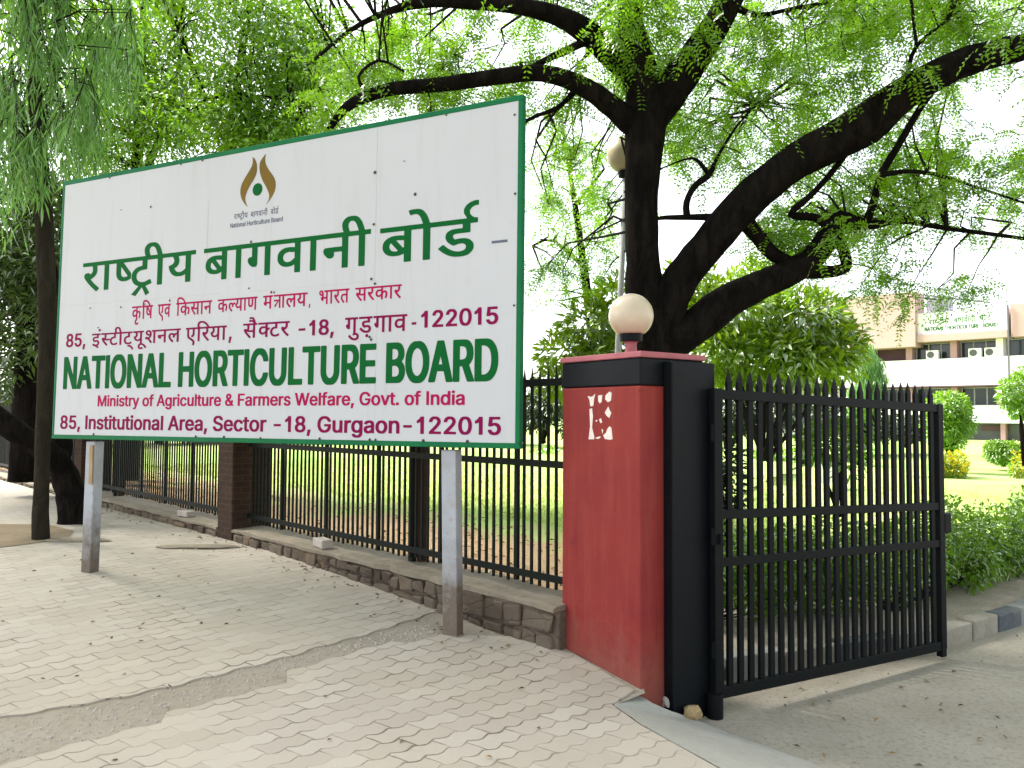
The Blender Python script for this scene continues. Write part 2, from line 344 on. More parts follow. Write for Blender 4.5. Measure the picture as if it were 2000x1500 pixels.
GLYPHS = {
'र':[454,[[195,101,219,78,329,-19,354,-19,412,39,411,44,399,57,288,151,241,198,192,251,194,254,266,293,286,308,305,326,329,359,342,384,352,426,352,494,344,540,349,542,431,542,439,545,442,554,442,619,442,624,436,629,-6,630,-11,629,-17,624,-17,551,-11,543,219,542,223,541,225,539,235,506,235,489,237,481,237,454,235,436,222,404,212,391,197,376,186,368,181,368,159,389,141,397,126,400,86,400,66,397,59,394,38,379,26,359,23,344,23,334,28,306,56,255,118,181,186,112]]],
'ा':[304,[[76,-5,84,-8,176,-8,181,-7,187,-1,188,539,189,541,194,542,279,542,286,545,290,554,290,619,289,624,284,629,-6,630,-11,629,-17,624,-18,554,-14,545,-6,542,66,542,71,541,72,539,72,4]]],
'ष':[623,[[114,188,139,168,174,151,211,140,234,140,241,138,269,138,276,140,301,140,316,143,349,151,384,167,389,167,391,-2,396,-7,401,-8,496,-8,504,-5,508,4,508,539,509,541,514,542,599,542,606,545,610,554,610,619,607,626,599,630,-6,630,-14,627,-18,619,-18,554,-15,546,-9,543,59,542,62,539,62,314,65,291,73,256,86,225],[205,246,191,266,180,304,180,319,178,329,179,452,182,451,194,437,335,251,332,246,309,236,271,228,249,228,231,231],[386,341,251,515,236,536,235,541,384,542,389,541,390,349,389,341]]],
'ट':[549,[[80,71,101,50,123,34,156,16,184,6,216,-2,249,-5,256,-7,324,-7,331,-5,351,-5,376,0,399,6,464,28,491,38,497,44,499,51,479,106,472,121,464,127,439,127,366,96,339,88,309,83,279,82,256,85,221,96,206,103,182,119,166,138,156,154,145,191,145,236,153,261,168,286,186,305,196,312,254,335,271,335,279,337,296,338,329,342,379,343,385,346,388,354,389,541,394,542,531,543,537,549,538,554,538,619,534,627,526,630,-6,630,-15,626,-18,619,-18,554,-17,549,-11,543,266,542,271,541,272,539,271,429,266,428,246,427,216,422,184,414,156,404,126,389,104,375,65,336,43,299,30,254,30,231,28,221,30,209,30,184,38,146,46,124,61,96]]],
'ी':[304,[[76,-5,84,-8,176,-8,181,-7,187,-1,188,539,189,541,194,542,279,542,286,545,290,554,290,621,286,627,281,630,184,630,179,632,167,674,149,724,129,774,117,799,87,841,61,867,41,882,6,897,-21,902,-96,902,-139,894,-169,879,-195,859,-214,834,-227,811,-235,781,-238,744,-230,686,-227,674,-202,614,-196,608,-191,608,-96,608,-89,613,-88,616,-91,626,-112,679,-120,721,-120,749,-117,769,-101,796,-79,812,-64,815,-46,815,-19,804,-4,792,11,775,29,739,39,714,64,639,65,634,61,630,-6,630,-15,626,-18,619,-18,554,-15,546,-9,543,66,542,71,541,72,539,72,4]]],
'य':[625,[[90,191,114,168,129,156,164,138,201,128,219,127,229,125,289,125,311,128,339,133,359,141,386,154,391,155,394,-2,399,-7,404,-8,496,-8,504,-5,508,4,508,539,509,541,514,542,601,542,609,545,612,554,612,619,610,626,601,630,-6,630,-14,627,-18,619,-18,554,-14,545,-6,542,109,542,132,506,139,484,142,459,137,429,134,419,122,404,99,384,49,366,29,362,23,356,20,351,31,301,43,264,61,229],[184,242,166,266,153,289,151,296,159,302,189,316,207,331,232,356,249,391,257,439,257,461,249,506,237,536,237,541,244,542,391,541,392,536,391,276,369,255,341,236,316,223,279,213,246,213,231,216,206,226]]],
'ब':[616,[[72,171,84,160,106,143,136,128,174,116,211,110,266,110,311,115,349,126,376,139,381,140,382,4,385,-4,394,-8,489,-8,496,-5,500,4,500,539,502,541,506,542,591,542,599,545,602,554,602,619,600,626,591,630,-6,630,-14,627,-18,619,-17,551,-15,546,-9,543,376,542,381,541,382,539,382,469,381,464,379,463,326,470,254,472,244,470,214,470,171,462,124,444,95,426,65,399,44,366,36,341,30,314,30,294,28,284,30,276,30,259,36,231,48,204],[171,220,163,229,154,241,145,274,145,296,148,314,156,334,163,344,166,346,171,342,281,204,279,198,269,195,234,193,201,201,186,208],[364,250,268,369,258,381,258,384,274,387,281,385,306,385,349,378,371,378,381,383,382,261,380,256,371,248,369,247]]],
'ग':[608,[[62,221,81,203,96,191,119,177,134,173,149,170,171,170,184,173,194,176,212,189,222,206,225,224,225,539,227,541,231,542,373,541,375,536,375,1,379,-5,384,-7,481,-8,489,-5,492,4,493,539,494,541,499,542,584,542,591,545,595,554,595,619,592,626,584,630,-6,630,-14,627,-18,619,-18,554,-17,549,-12,544,104,542,108,541,110,539,110,371,106,368,66,365,49,357,34,342,25,326,23,309,28,279,43,246]]],
'व':[601,[[70,174,89,155,100,146,130,129,169,116,204,110,259,110,301,115,331,123,364,139,369,140,370,4,373,-4,381,-8,474,-8,481,-5,485,4,485,539,487,541,491,542,576,542,584,545,588,554,588,619,585,626,576,630,-6,630,-14,627,-18,619,-17,551,-15,546,-9,543,364,542,368,541,370,539,369,463,359,463,314,470,244,472,234,470,204,470,164,462,116,442,91,425,60,394,43,366,38,351,33,331,28,284,30,276,30,259,36,231,48,204],[169,222,161,230,153,244,148,259,145,271,145,301,153,329,165,346,178,359,191,367,209,374,244,382,279,382,341,372,359,373,369,378,369,264,320,224,291,208,269,201,251,198,224,198,209,201,181,213]]],
'न':[600,[[75,216,90,201,116,186,144,180,166,180,181,183,204,195,219,221,222,244,222,284,224,289,229,290,366,289,368,284,368,-1,374,-7,379,-8,471,-8,479,-5,482,4,483,539,484,541,489,542,576,542,584,545,588,554,588,619,585,626,576,630,-6,630,-14,627,-18,619,-17,551,-15,546,-9,543,361,542,366,541,367,539,368,384,366,379,86,377,79,375,64,375,54,372,40,364,33,356,23,341,20,329,20,309,26,284,39,258]]],
'ो':[304,[[76,-5,84,-8,176,-8,181,-7,187,-1,188,539,189,541,194,542,279,542,286,545,290,554,290,621,286,627,281,630,184,630,179,632,152,719,132,769,119,794,87,841,59,870,46,879,21,892,6,897,-24,902,-101,902,-134,897,-159,891,-165,886,-167,881,-142,806,-136,803,-111,803,-79,812,-46,812,-33,809,-9,795,9,776,32,736,65,636,65,631,61,630,-6,630,-15,626,-18,619,-18,554,-15,546,-9,543,66,542,71,541,72,539,72,4]]],
'ड':[622,[[20,141,76,88,126,51,171,26,194,16,234,3,276,-5,301,-5,311,-8,361,-8,371,-5,396,-5,436,3,469,16,499,38,522,64,534,81,542,96,550,126,550,146,552,154,550,164,550,181,542,209,525,236,496,265,486,272,469,282,434,295,409,300,349,302,339,300,311,300,269,291,246,314,238,329,235,349,238,364,246,374,256,379,274,385,304,385,314,388,489,388,496,390,500,399,500,539,502,541,506,542,599,542,606,545,610,554,610,619,607,626,599,630,-6,630,-14,627,-18,619,-17,551,-15,546,-9,543,376,542,381,541,382,479,381,474,379,473,286,472,276,470,256,470,249,468,229,467,214,464,201,459,161,440,140,416,128,399,120,359,120,331,131,294,138,279,153,259,184,228,213,204,234,191,261,190,311,207,326,210,349,212,376,212,396,207,416,196,429,181,435,154,428,121,409,101,369,85,351,85,341,82,314,83,284,88,249,98,209,118,181,136,156,155,111,200,101,212,96,215,79,215,74,214,63,206,10,164,8,156]]],
'क':[807,[[68,174,90,151,109,138,124,131,156,118,199,110,254,110,284,115,319,126,349,144,351,143,352,4,355,-4,364,-8,464,-7,469,-1,470,4,471,256,485,274,501,290,514,299,544,317,554,320,566,320,579,317,594,307,602,299,609,284,615,269,615,256,617,249,618,216,609,176,602,154,587,121,564,86,563,76,569,71,636,33,664,33,677,49,697,84,709,111,725,161,732,206,732,261,727,294,722,314,709,339,689,365,664,384,631,399,606,405,589,405,579,408,556,407,549,405,529,405,516,402,491,394,476,386,471,385,470,539,472,541,476,542,786,543,792,546,795,551,794,624,789,629,784,630,-11,629,-17,621,-18,554,-15,546,-9,543,346,542,351,541,352,539,352,469,351,464,341,463,301,470,264,470,254,472,196,470,181,467,151,459,116,444,89,425,59,392,43,366,33,336,30,324,30,299,28,289,30,281,30,259,33,244,41,216,48,201],[166,225,161,231,151,254,145,276,145,294,153,331,174,359,191,369,209,377,236,382,266,382,311,375,341,375,351,380,352,269,352,264,346,258,294,216,266,203,244,198,224,198,206,201,191,208]]],
'ृ':[45,[[-241,-232,-206,-257,-181,-267,-144,-275,-86,-275,-21,-265,32,-244,44,-234,44,-229,24,-174,19,-164,14,-158,-11,-158,-66,-182,-101,-187,-116,-188,-131,-184,-154,-174,-162,-166,-169,-156,-172,-141,-172,-121,-167,-104,-151,-84,-136,-73,-101,-61,-76,-57,-66,-49,-65,-34,-67,-26,-70,14,-73,19,-79,24,-109,25,-119,23,-134,22,-179,12,-206,-1,-235,-21,-259,-49,-274,-76,-280,-94,-282,-109,-282,-146,-279,-164,-272,-186,-262,-206]]],
'ि':[304,[[76,-5,84,-8,176,-8,181,-7,187,-1,188,539,189,541,194,542,281,543,287,546,290,551,290,619,286,627,279,630,181,631,173,641,161,666,153,709,153,731,161,756,173,774,185,786,206,799,219,804,261,815,286,815,359,804,441,767,469,747,521,705,540,686,590,626,609,608,709,608,714,608,719,614,719,621,674,687,635,734,610,759,601,765,576,790,527,829,464,864,411,884,341,900,314,900,304,902,226,902,204,900,166,892,134,879,99,857,69,827,48,791,38,754,37,736,35,724,43,669,56,633,51,630,-9,630,-15,626,-18,619,-18,554,-15,546,-9,543,66,542,71,541,72,539,72,4]]],
'ए':[598,[[354,-147,366,-157,426,-192,449,-192,454,-190,487,-131,500,-94,502,-71,502,-31,497,-6,489,14,481,27,444,65,401,94,284,161,226,198,203,221,193,234,180,281,180,319,178,331,178,539,179,541,184,542,369,542,374,541,375,369,373,359,372,336,369,324,357,301,350,294,334,283,296,274,291,269,290,264,303,199,309,188,314,185,341,185,371,190,406,201,429,215,460,246,474,271,485,299,488,341,490,349,490,371,492,379,493,539,494,541,499,542,574,542,581,545,585,554,584,624,579,629,574,630,-11,629,-17,624,-18,619,-18,554,-15,546,-9,543,59,542,62,539,62,276,68,241,76,213,94,180,105,166,126,145,191,98,264,57,349,4,375,-21,379,-31,385,-56,374,-99,351,-139,351,-144]]],
'ं':[45,[[-185,726,-164,711,-149,708,-109,708,-96,711,-78,724,-68,736,-63,746,-58,766,-58,779,-61,794,-71,812,-94,832,-114,837,-146,837,-159,835,-166,832,-177,824,-187,814,-194,804,-199,794,-202,779,-202,766,-199,751]]],
'स':[721,[[180,109,238,51,246,45,311,-17,316,-20,339,-19,395,36,397,44,376,65,296,135,262,169,193,246,192,251,214,264,219,265,286,250,306,250,314,248,334,247,341,245,361,245,371,242,394,243,404,245,451,245,485,251,487,246,488,-1,494,-7,499,-8,594,-8,601,-5,605,4,605,539,607,541,611,542,696,542,704,545,708,554,708,619,705,626,696,630,-6,630,-14,627,-18,619,-18,554,-17,549,-11,543,179,542,184,542,187,539,194,514,197,496,198,469,200,459,192,401,181,376,176,375,161,389,141,397,126,400,86,400,66,397,44,384,36,377,26,359,22,341,28,304,56,254,115,179],[288,341,288,346,307,384,312,424,313,439,315,446,315,474,313,484,312,501,309,519,303,536,304,541,309,542,486,541,488,536,488,351,486,346,476,343,426,333,391,332,381,330,296,338]]],
'ल':[723,[[110,101,235,-14,244,-17,269,-16,284,-5,322,34,325,39,324,44,291,75,224,133,193,164,178,181,168,196,148,236,145,256,145,281,148,301,166,326,186,339,201,342,214,342,251,334,286,313,290,309,289,304,263,239,263,234,265,229,271,223,341,201,364,200,369,203,374,209,386,244,398,271,414,297,430,316,458,336,486,343,489,341,490,336,491,-1,496,-7,501,-8,596,-8,604,-5,608,4,608,539,609,541,614,542,699,542,706,545,710,554,710,619,707,626,699,630,-6,630,-14,627,-18,619,-17,551,-15,546,-9,543,484,542,488,541,490,539,490,439,489,434,486,433,459,432,421,424,406,419,376,404,354,389,300,419,274,427,244,432,174,432,136,424,111,414,84,397,63,376,46,354,33,324,28,286,28,259,30,241,43,196,58,169,71,148]]],
'्':[45,[[-182,-121,-174,-125,-104,-123,-79,-128,-46,-141,-1,-173,24,-198,51,-233,74,-267,81,-274,109,-274,156,-240,167,-229,167,-224,164,-218,102,-139,61,-98,37,-79,16,-66,-34,-43,-54,-38,-89,-32,-159,-32,-189,-36,-195,-44,-195,-59,-187,-106]]],
'ण':[768,[[100,199,129,170,154,156,191,143,214,140,231,140,241,138,301,140,339,151,376,170,407,201,418,219,430,249,438,314,438,539,439,541,444,542,531,542,534,541,535,536,535,1,539,-5,544,-7,647,-6,652,-1,652,4,653,539,654,541,659,542,744,542,751,545,755,554,754,624,749,629,744,630,-12,629,-17,624,-18,619,-18,554,-15,546,-9,543,59,542,62,539,62,334,67,299,68,281,71,259,81,231],[198,251,193,259,180,301,180,331,178,341,178,539,179,541,184,542,319,542,321,541,322,536,322,356,320,344,320,299,307,259,300,249,281,233,256,228,244,228,219,233]]],
'म':[643,[[65,191,109,156,149,143,169,143,191,148,212,166,222,191,225,209,225,239,229,242,406,242,409,241,410,236,411,-1,416,-7,421,-8,516,-8,524,-5,528,4,528,539,529,541,534,542,619,542,626,545,630,554,630,619,627,626,619,630,-6,630,-14,627,-18,619,-18,554,-17,549,-12,544,101,542,106,541,107,539,107,331,104,328,69,327,56,324,46,319,34,310,26,299,23,289,23,271,33,236],[227,329,225,334,226,541,231,542,408,541,410,536,409,329,404,328]]],
'त':[615,[[95,86,201,-17,209,-20,226,-20,231,-17,284,33,287,36,287,41,282,49,236,88,191,133,166,166,151,196,145,216,145,249,151,274,166,294,189,307,214,315,274,318,284,320,379,320,381,318,382,314,383,-1,389,-7,394,-8,486,-8,495,-4,498,4,498,539,499,541,504,542,591,542,599,545,602,554,602,619,599,627,591,630,-6,630,-15,626,-18,619,-17,551,-15,546,-9,543,376,542,381,541,382,539,382,414,381,409,259,408,246,405,206,405,169,400,146,394,111,379,79,357,41,307,31,279,30,261,28,254,28,219,31,204,38,176,58,136,79,105]]],
'भ':[748,[[185,196,201,180,231,157,274,143,294,143,316,148,337,166,347,191,350,209,350,239,354,242,511,242,514,241,515,236,516,-1,521,-7,526,-8,621,-8,629,-5,632,4,633,539,634,541,639,542,724,542,731,545,735,554,735,619,732,626,724,630,396,630,388,626,385,619,385,554,386,549,391,544,509,542,513,541,515,539,515,334,514,329,509,328,356,328,351,329,350,456,348,464,347,494,339,534,324,566,311,585,291,605,276,617,251,630,189,640,159,640,149,638,134,637,111,632,86,622,71,612,54,597,46,586,38,574,30,549,30,529,28,521,30,511,30,494,38,466,55,439,79,418,111,401,141,391,186,383,219,383,224,385,227,389,230,401,231,419,234,420,234,419,234,329,229,328,194,327,180,324,166,317,160,311,151,299,148,289,148,271,158,234],[149,488,140,496,136,504,132,521,136,536,144,549,151,554,159,557,176,557,191,554,201,547,214,534,229,499,232,471,231,468,229,467,184,473,164,478]]],
'श':[725,[[38,214,54,198,79,185,99,182,154,182,166,185,171,182,242,114,321,10,336,-7,365,-6,427,36,430,41,429,49,360,136,282,214,279,219,283,224,305,239,326,258,347,281,367,309,384,344,400,404,400,429,402,439,400,451,400,474,394,506,387,529,377,549,362,569,344,590,327,604,304,619,264,634,229,640,184,640,144,634,109,622,89,607,66,582,56,561,51,544,48,516,50,509,50,494,58,466,75,436,101,410,123,394,156,378,211,365,226,365,234,363,259,362,269,366,270,364,257,339,241,320,224,306,196,291,191,291,154,314,114,322,94,322,79,320,66,317,46,307,28,286,25,279,23,261,23,251,28,226],[496,-5,504,-8,596,-8,601,-7,607,-1,608,539,609,541,614,542,701,542,709,545,712,554,712,619,712,624,706,629,414,630,409,629,403,624,402,554,406,545,414,542,486,542,491,541,492,539,492,4],[279,395,279,401,281,403,281,396],[176,474,166,486,158,511,158,526,161,536,168,546,181,554,194,557,206,557,226,552,236,547,256,531,264,522,272,509,282,486,287,449,286,446,284,445,219,455,201,461]]],
'ू':[45,[[-315,-224,-299,-240,-279,-254,-249,-267,-211,-275,-151,-275,-106,-270,-56,-254,-49,-250,-45,-244,-48,-234,-68,-179,-76,-168,-101,-168,-146,-184,-179,-187,-196,-184,-214,-177,-221,-172,-234,-159,-240,-136,-240,-121,-236,-104,-222,-86,-191,-71,-156,-65,-131,-68,-99,-76,-66,-91,-43,-106,-5,-139,36,-188,63,-226,71,-234,91,-235,99,-233,154,-199,160,-194,162,-189,156,-178,88,-91,52,-56,36,-43,-11,-13,-39,-1,-81,12,-119,18,-209,17,-244,9,-276,-6,-300,-21,-326,-50,-342,-76,-350,-111,-350,-139,-347,-159,-338,-189,-327,-209]]],
'इ':[536,[[44,30,71,11,94,3,134,-5,156,-5,166,-8,261,-64,369,-117,391,-117,400,-111,432,-44,432,-39,421,-31,349,-7,336,-1,334,1,339,4,369,13,394,26,417,44,435,61,444,74,457,101,462,124,463,141,465,151,462,184,452,216,440,234,407,266,381,282,349,294,321,300,261,302,251,300,224,300,181,291,161,311,153,324,148,346,151,361,158,371,164,377,186,385,216,385,226,388,401,388,409,390,412,399,413,539,414,541,419,542,511,542,519,545,522,554,522,619,519,627,511,630,-6,630,-15,626,-18,619,-17,551,-15,546,-9,543,291,542,296,541,298,479,296,474,294,473,201,472,191,470,141,467,126,464,74,440,43,404,33,356,33,339,41,301,53,276,66,258,109,218,146,191,174,190,224,207,239,210,254,210,264,212,289,212,314,204,329,196,341,181,347,159,347,151,339,119,316,98,289,86,251,78,234,77,226,75,206,78,154,114,141,117,116,122,79,122,66,119,48,106,33,86,30,64,38,39]]],
'ै':[45,[[-417,679,-411,675,-389,675,-349,689,-334,692,-319,694,-296,692,-283,689,-244,667,-202,619,-191,608,-86,608,-80,611,-78,616,-88,661,-116,741,-153,816,-180,851,-205,874,-231,889,-266,900,-284,902,-361,902,-406,894,-421,889,-426,884,-427,879,-404,811,-399,806,-376,805,-349,814,-331,817,-301,817,-276,807,-259,795,-241,775,-237,766,-237,764,-241,763,-276,777,-291,780,-349,780,-391,775,-439,759,-444,754,-444,746,-424,691]]],
'ु':[45,[[-438,-144,-401,-180,-370,-206,-334,-232,-301,-249,-261,-264,-219,-272,-201,-273,-191,-275,-114,-275,-74,-267,-51,-259,-39,-254,-13,-236,12,-211,27,-189,37,-156,40,-126,38,-116,37,-99,27,-64,15,-44,-14,-15,-26,-6,-59,9,-91,17,-179,18,-229,7,-254,-2,-264,-11,-264,-19,-242,-76,-236,-82,-231,-85,-206,-85,-171,-71,-156,-68,-131,-66,-109,-71,-89,-81,-76,-94,-70,-114,-70,-129,-76,-151,-85,-164,-94,-172,-126,-184,-146,-185,-156,-188,-191,-185,-234,-174,-274,-154,-306,-130,-359,-73,-379,-53,-384,-50,-409,-51,-462,-89,-472,-99,-470,-106]]],
'़':[45,[[-337,-181,-319,-194,-294,-200,-271,-200,-254,-197,-234,-185,-224,-175,-216,-161,-210,-136,-213,-114,-228,-89,-249,-73,-276,-68,-294,-68,-309,-71,-321,-76,-334,-85,-341,-93,-349,-106,-355,-129,-355,-144,-352,-159]]],
'&':[448,[[58,34,89,14,104,6,131,-2,164,-7,219,-7,229,-5,244,-4,279,4,294,9,316,20,324,21,335,12,343,2,346,1,454,1,462,12,462,17,456,27,415,77,397,102,422,154,427,177,432,207,432,234,426,249,421,251,331,249,323,234,322,209,319,199,316,199,254,274,254,277,279,296,312,327,332,357,339,372,350,417,344,449,329,482,309,508,286,525,256,535,236,538,166,538,144,535,114,525,91,508,73,487,61,463,53,442,50,419,53,382,66,347,99,297,101,292,94,283,74,268,56,250,31,220,16,189,10,164,10,132,16,102,33,64],[143,97,131,112,126,122,122,139,125,164,131,175,164,208,169,209,247,117,256,104,252,99,230,84,206,76,191,74,165,82],[186,357,168,384,163,412,168,434,171,438,186,452,194,455,206,457,221,448,232,437,235,429,235,409,232,397,222,384,195,359]]],
',':[188,[[19,-118,24,-119,99,-119,104,-118,109,-108,162,79,162,84,156,94,54,95,49,94,43,84,40,72,13,-103,13,-108]]],
'-':[453,[[96,190,101,188,354,188,356,190,362,202,362,257,356,269,351,271,99,270,91,259,90,254,90,202]]],
'.':[188,[[44,9,61,-1,79,-5,111,-5,129,-2,146,8,157,24,165,44,164,69,157,87,149,97,129,110,111,113,76,113,61,110,46,100,38,92,28,74,25,57,28,34]]],
'0':[453,[[93,39,110,24,131,11,164,-1,204,-7,251,-7,261,-5,276,-4,299,1,321,11,356,36,377,59,399,99,409,124,419,159,425,187,428,219,430,227,430,307,420,372,404,422,377,474,351,503,324,522,309,530,269,541,184,540,151,532,129,522,113,512,81,480,66,457,51,427,38,392,25,327,25,304,22,294,22,242,25,232,25,207,38,142,51,107,66,77],[181,101,158,132,146,167,140,192,135,232,135,302,137,312,138,327,151,384,161,407,171,423,184,435,201,447,216,455,234,455,244,452,265,439,285,419,298,397,304,379,315,329,318,307,318,277,320,269,318,259,318,227,315,204,299,142,284,114,270,99,241,81,226,80,213,82]]],
'1':[400,[[181,2,186,1,281,1,284,2,290,14,290,519,289,524,281,535,181,535,178,532,155,487,116,448,66,417,60,404,60,344,66,332,69,331,109,331,166,357,171,358,174,357,175,17]]],
'2':[453,[[46,2,51,1,404,1,409,2,414,12,415,69,409,81,406,83,198,84,200,89,275,167,350,252,359,264,384,307,397,332,405,374,405,402,402,424,384,464,374,480,356,500,326,522,304,532,264,540,186,541,166,538,146,532,123,522,93,499,66,467,51,437,43,404,42,387,40,377,46,365,49,363,146,364,152,377,155,399,158,409,169,428,191,447,216,457,251,450,271,438,284,425,292,409,295,387,287,347,260,304,46,75,40,59,40,14]]],
'5':[453,[[72,49,91,31,116,14,146,1,189,-7,244,-7,286,-1,309,6,329,16,351,31,375,54,382,64,404,107,414,144,415,199,412,217,404,247,379,293,370,304,349,325,331,337,311,347,284,355,244,361,211,360,169,353,165,357,165,369,172,424,173,439,175,449,179,453,383,454,389,464,390,469,390,522,383,534,81,535,76,534,70,522,60,419,58,412,47,309,45,302,45,287,43,279,43,267,49,255,66,251,81,250,109,246,144,246,191,270,221,274,231,272,260,259,277,244,287,232,292,224,299,202,302,169,297,139,292,127,277,107,254,89,229,78,194,86,171,103,157,117,151,129,147,144,139,155,42,154,36,144,35,139,41,104,61,64]]],
'8':[453,[[72,42,81,34,116,11,144,1,191,-7,261,-7,296,-1,316,4,339,12,371,33,399,64,420,107,425,137,425,164,422,179,414,204,394,242,369,268,353,279,355,284,379,309,402,354,408,392,405,417,402,432,397,444,381,475,356,503,324,525,306,532,266,540,189,541,169,538,146,532,124,522,93,502,71,477,50,432,45,399,48,369,51,354,73,309,98,284,100,279,84,268,60,244,43,217,30,182,28,164,28,139,33,104,53,64],[161,103,151,114,143,132,140,152,143,172,151,189,160,202,168,209,191,225,216,233,236,232,269,220,286,208,302,189,307,179,312,154,310,137,307,127,304,119,290,102,266,86,244,79,226,76,186,86],[179,339,166,354,160,369,158,389,161,409,166,422,179,437,199,450,224,455,231,455,254,450,274,437,287,422,292,404,292,372,289,361,281,348,269,336,259,329,246,324,231,321,219,321,196,326]]],
'A':[480,[[-1,2,4,1,104,2,112,14,155,139,157,142,161,143,321,142,324,139,334,112,368,14,376,2,479,1,487,12,487,17,484,27,304,517,294,535,186,535,181,534,176,524,-2,37,-8,17],[188,227,188,232,191,242,212,299,236,374,239,377,242,374,291,228,286,226]]],
'b:A':[480,[[-11,2,-6,0,114,1,127,16,168,136,171,141,176,143,308,141,353,16,366,1,489,0,502,14,502,19,499,29,319,519,304,539,174,540,161,526,-22,24,-22,14],[204,231,203,234,206,244,236,329,239,333,241,331,272,246,275,236,275,231,269,230]]],
'B':[456,[[41,2,46,1,291,1,301,3,316,3,346,11,369,21,397,39,419,67,437,107,440,119,442,137,442,162,439,187,422,229,409,248,385,269,369,278,367,282,376,288,400,312,414,337,420,354,422,372,422,399,420,422,407,457,400,469,379,494,351,515,336,522,306,530,291,533,271,533,264,535,46,535,41,534,35,519,35,17],[151,85,150,224,152,229,244,231,261,227,284,220,300,209,315,194,322,184,327,172,330,152,324,124,312,109,296,96,276,89,251,83,156,83],[152,312,150,317,150,447,152,452,219,453,256,448,271,442,289,432,295,427,307,407,310,389,310,374,304,354,297,344,286,333,266,321,219,311]]],
'b:B':[456,[[31,2,36,0,301,0,311,2,326,3,349,8,369,16,406,38,439,79,452,109,457,139,457,166,454,189,442,221,427,241,409,262,382,281,382,284,410,311,429,339,435,356,437,374,438,401,435,424,420,461,389,499,361,519,346,527,316,535,271,540,36,540,32,539,21,526,20,19,21,13],[166,89,165,224,167,229,234,230,249,227,274,219,290,209,300,199,312,174,315,154,309,124,296,108,281,98,241,88,171,87],[167,316,165,321,166,451,171,453,209,453,246,447,259,443,279,431,289,416,295,389,295,376,292,364,281,343,274,336,257,326,234,320,209,315]]],
'C':[510,[[88,59,109,41,129,26,164,9,186,1,211,-4,231,-5,239,-7,291,-7,301,-5,324,-4,364,6,386,16,420,37,449,63,467,89,487,132,497,167,497,174,491,184,391,185,386,179,367,137,339,108,296,86,259,81,224,91,204,101,189,113,168,134,159,146,148,164,136,202,133,214,130,254,128,262,133,319,146,364,153,379,170,404,195,427,226,445,251,452,276,453,294,450,335,429,367,397,386,354,391,348,491,349,497,359,497,367,487,404,474,432,464,449,447,472,422,497,389,517,356,530,296,540,216,540,189,535,154,522,131,510,103,489,81,468,66,447,56,429,31,374,23,344,18,314,17,297,15,287,15,247,23,189,31,159,53,109]]],
'b:C':[510,[[78,59,99,40,119,26,154,8,176,1,201,-5,221,-5,229,-7,301,-7,311,-5,331,-5,374,6,406,21,431,38,457,61,487,101,502,134,512,171,511,177,501,189,381,190,368,176,349,134,329,113,286,91,274,88,259,88,234,96,214,106,201,115,178,139,163,166,151,204,148,216,145,256,143,264,148,324,161,366,173,391,185,409,206,427,236,444,264,452,284,449,326,427,351,402,368,361,381,348,501,349,511,361,512,366,502,406,484,442,457,476,434,500,395,524,369,534,354,537,304,545,206,545,179,539,144,527,113,509,91,492,73,474,46,439,28,406,16,376,8,346,3,316,2,299,0,289,0,249,8,191,21,149,41,109]]],
'D':[502,[[41,2,46,1,256,1,309,8,339,16,371,31,399,51,425,77,437,92,459,132,472,162,480,192,485,222,485,247,488,257,485,314,480,344,472,374,457,409,439,442,427,457,400,484,379,500,346,517,311,527,281,533,254,533,244,535,46,535,41,534,35,519,35,17],[151,85,150,449,152,452,156,453,206,453,216,451,234,450,261,445,276,440,296,430,319,415,344,388,357,364,364,344,370,319,372,304,373,277,375,269,373,259,372,234,364,192,359,177,349,157,337,139,319,121,296,106,271,94,224,83,156,83]]],
'b:D':[502,[[31,2,36,0,266,0,321,8,349,16,377,29,406,48,435,76,456,103,472,129,482,151,495,194,500,224,500,249,502,259,500,316,495,346,487,376,472,411,459,434,437,461,407,491,381,509,356,522,321,532,291,537,264,538,254,540,36,540,32,539,23,529,20,521,20,19,21,13],[166,89,165,449,169,452,196,453,239,447,266,439,291,427,307,416,324,400,339,374,349,346,357,306,358,279,360,269,358,261,357,236,352,206,339,166,327,144,309,125,291,113,261,98,229,90,211,87,171,87]]],
'E':[419,[[41,2,46,1,389,1,394,2,400,14,400,67,399,72,391,83,156,83,151,85,150,89,150,224,152,229,369,231,374,232,380,247,380,297,374,309,371,310,152,312,150,317,151,451,156,453,389,453,397,464,398,469,397,522,391,534,46,535,41,534,35,519,35,17]]],
'b:E':[419,[[31,2,36,0,399,0,403,1,414,13,415,71,412,76,401,87,171,87,166,89,165,94,165,224,167,229,379,230,383,231,392,241,395,249,395,299,392,304,381,315,167,316,165,321,166,451,171,453,399,453,410,464,412,471,412,524,401,539,36,540,32,539,21,527,20,19,21,13]]],
'F':[410,[[41,2,46,1,141,1,149,12,150,214,152,219,359,221,364,222,370,234,370,289,364,301,361,303,152,304,150,309,151,451,156,453,386,453,394,464,395,469,395,522,388,534,46,535,41,534,35,519,35,17]]],
'G':[520,[[82,67,110,39,136,21,156,11,189,1,214,-4,234,-5,244,-7,294,-7,304,-5,321,-4,366,6,404,24,434,46,450,62,469,89,487,124,497,157,502,192,502,264,502,269,496,279,491,281,264,279,258,269,258,264,258,214,264,202,384,200,388,199,389,197,384,172,379,157,374,147,355,119,321,95,291,84,276,81,259,81,219,94,201,103,170,132,148,164,141,184,133,214,130,254,128,264,133,319,146,364,153,379,170,404,198,429,226,445,249,452,271,453,289,450,336,427,367,394,383,359,389,351,491,352,497,362,498,369,489,402,469,442,450,469,434,485,394,515,359,530,311,540,219,541,171,530,129,510,106,493,80,467,63,444,51,422,28,367,23,347,18,317,17,297,15,287,15,247,17,237,20,199,31,159,56,104,69,83]]],
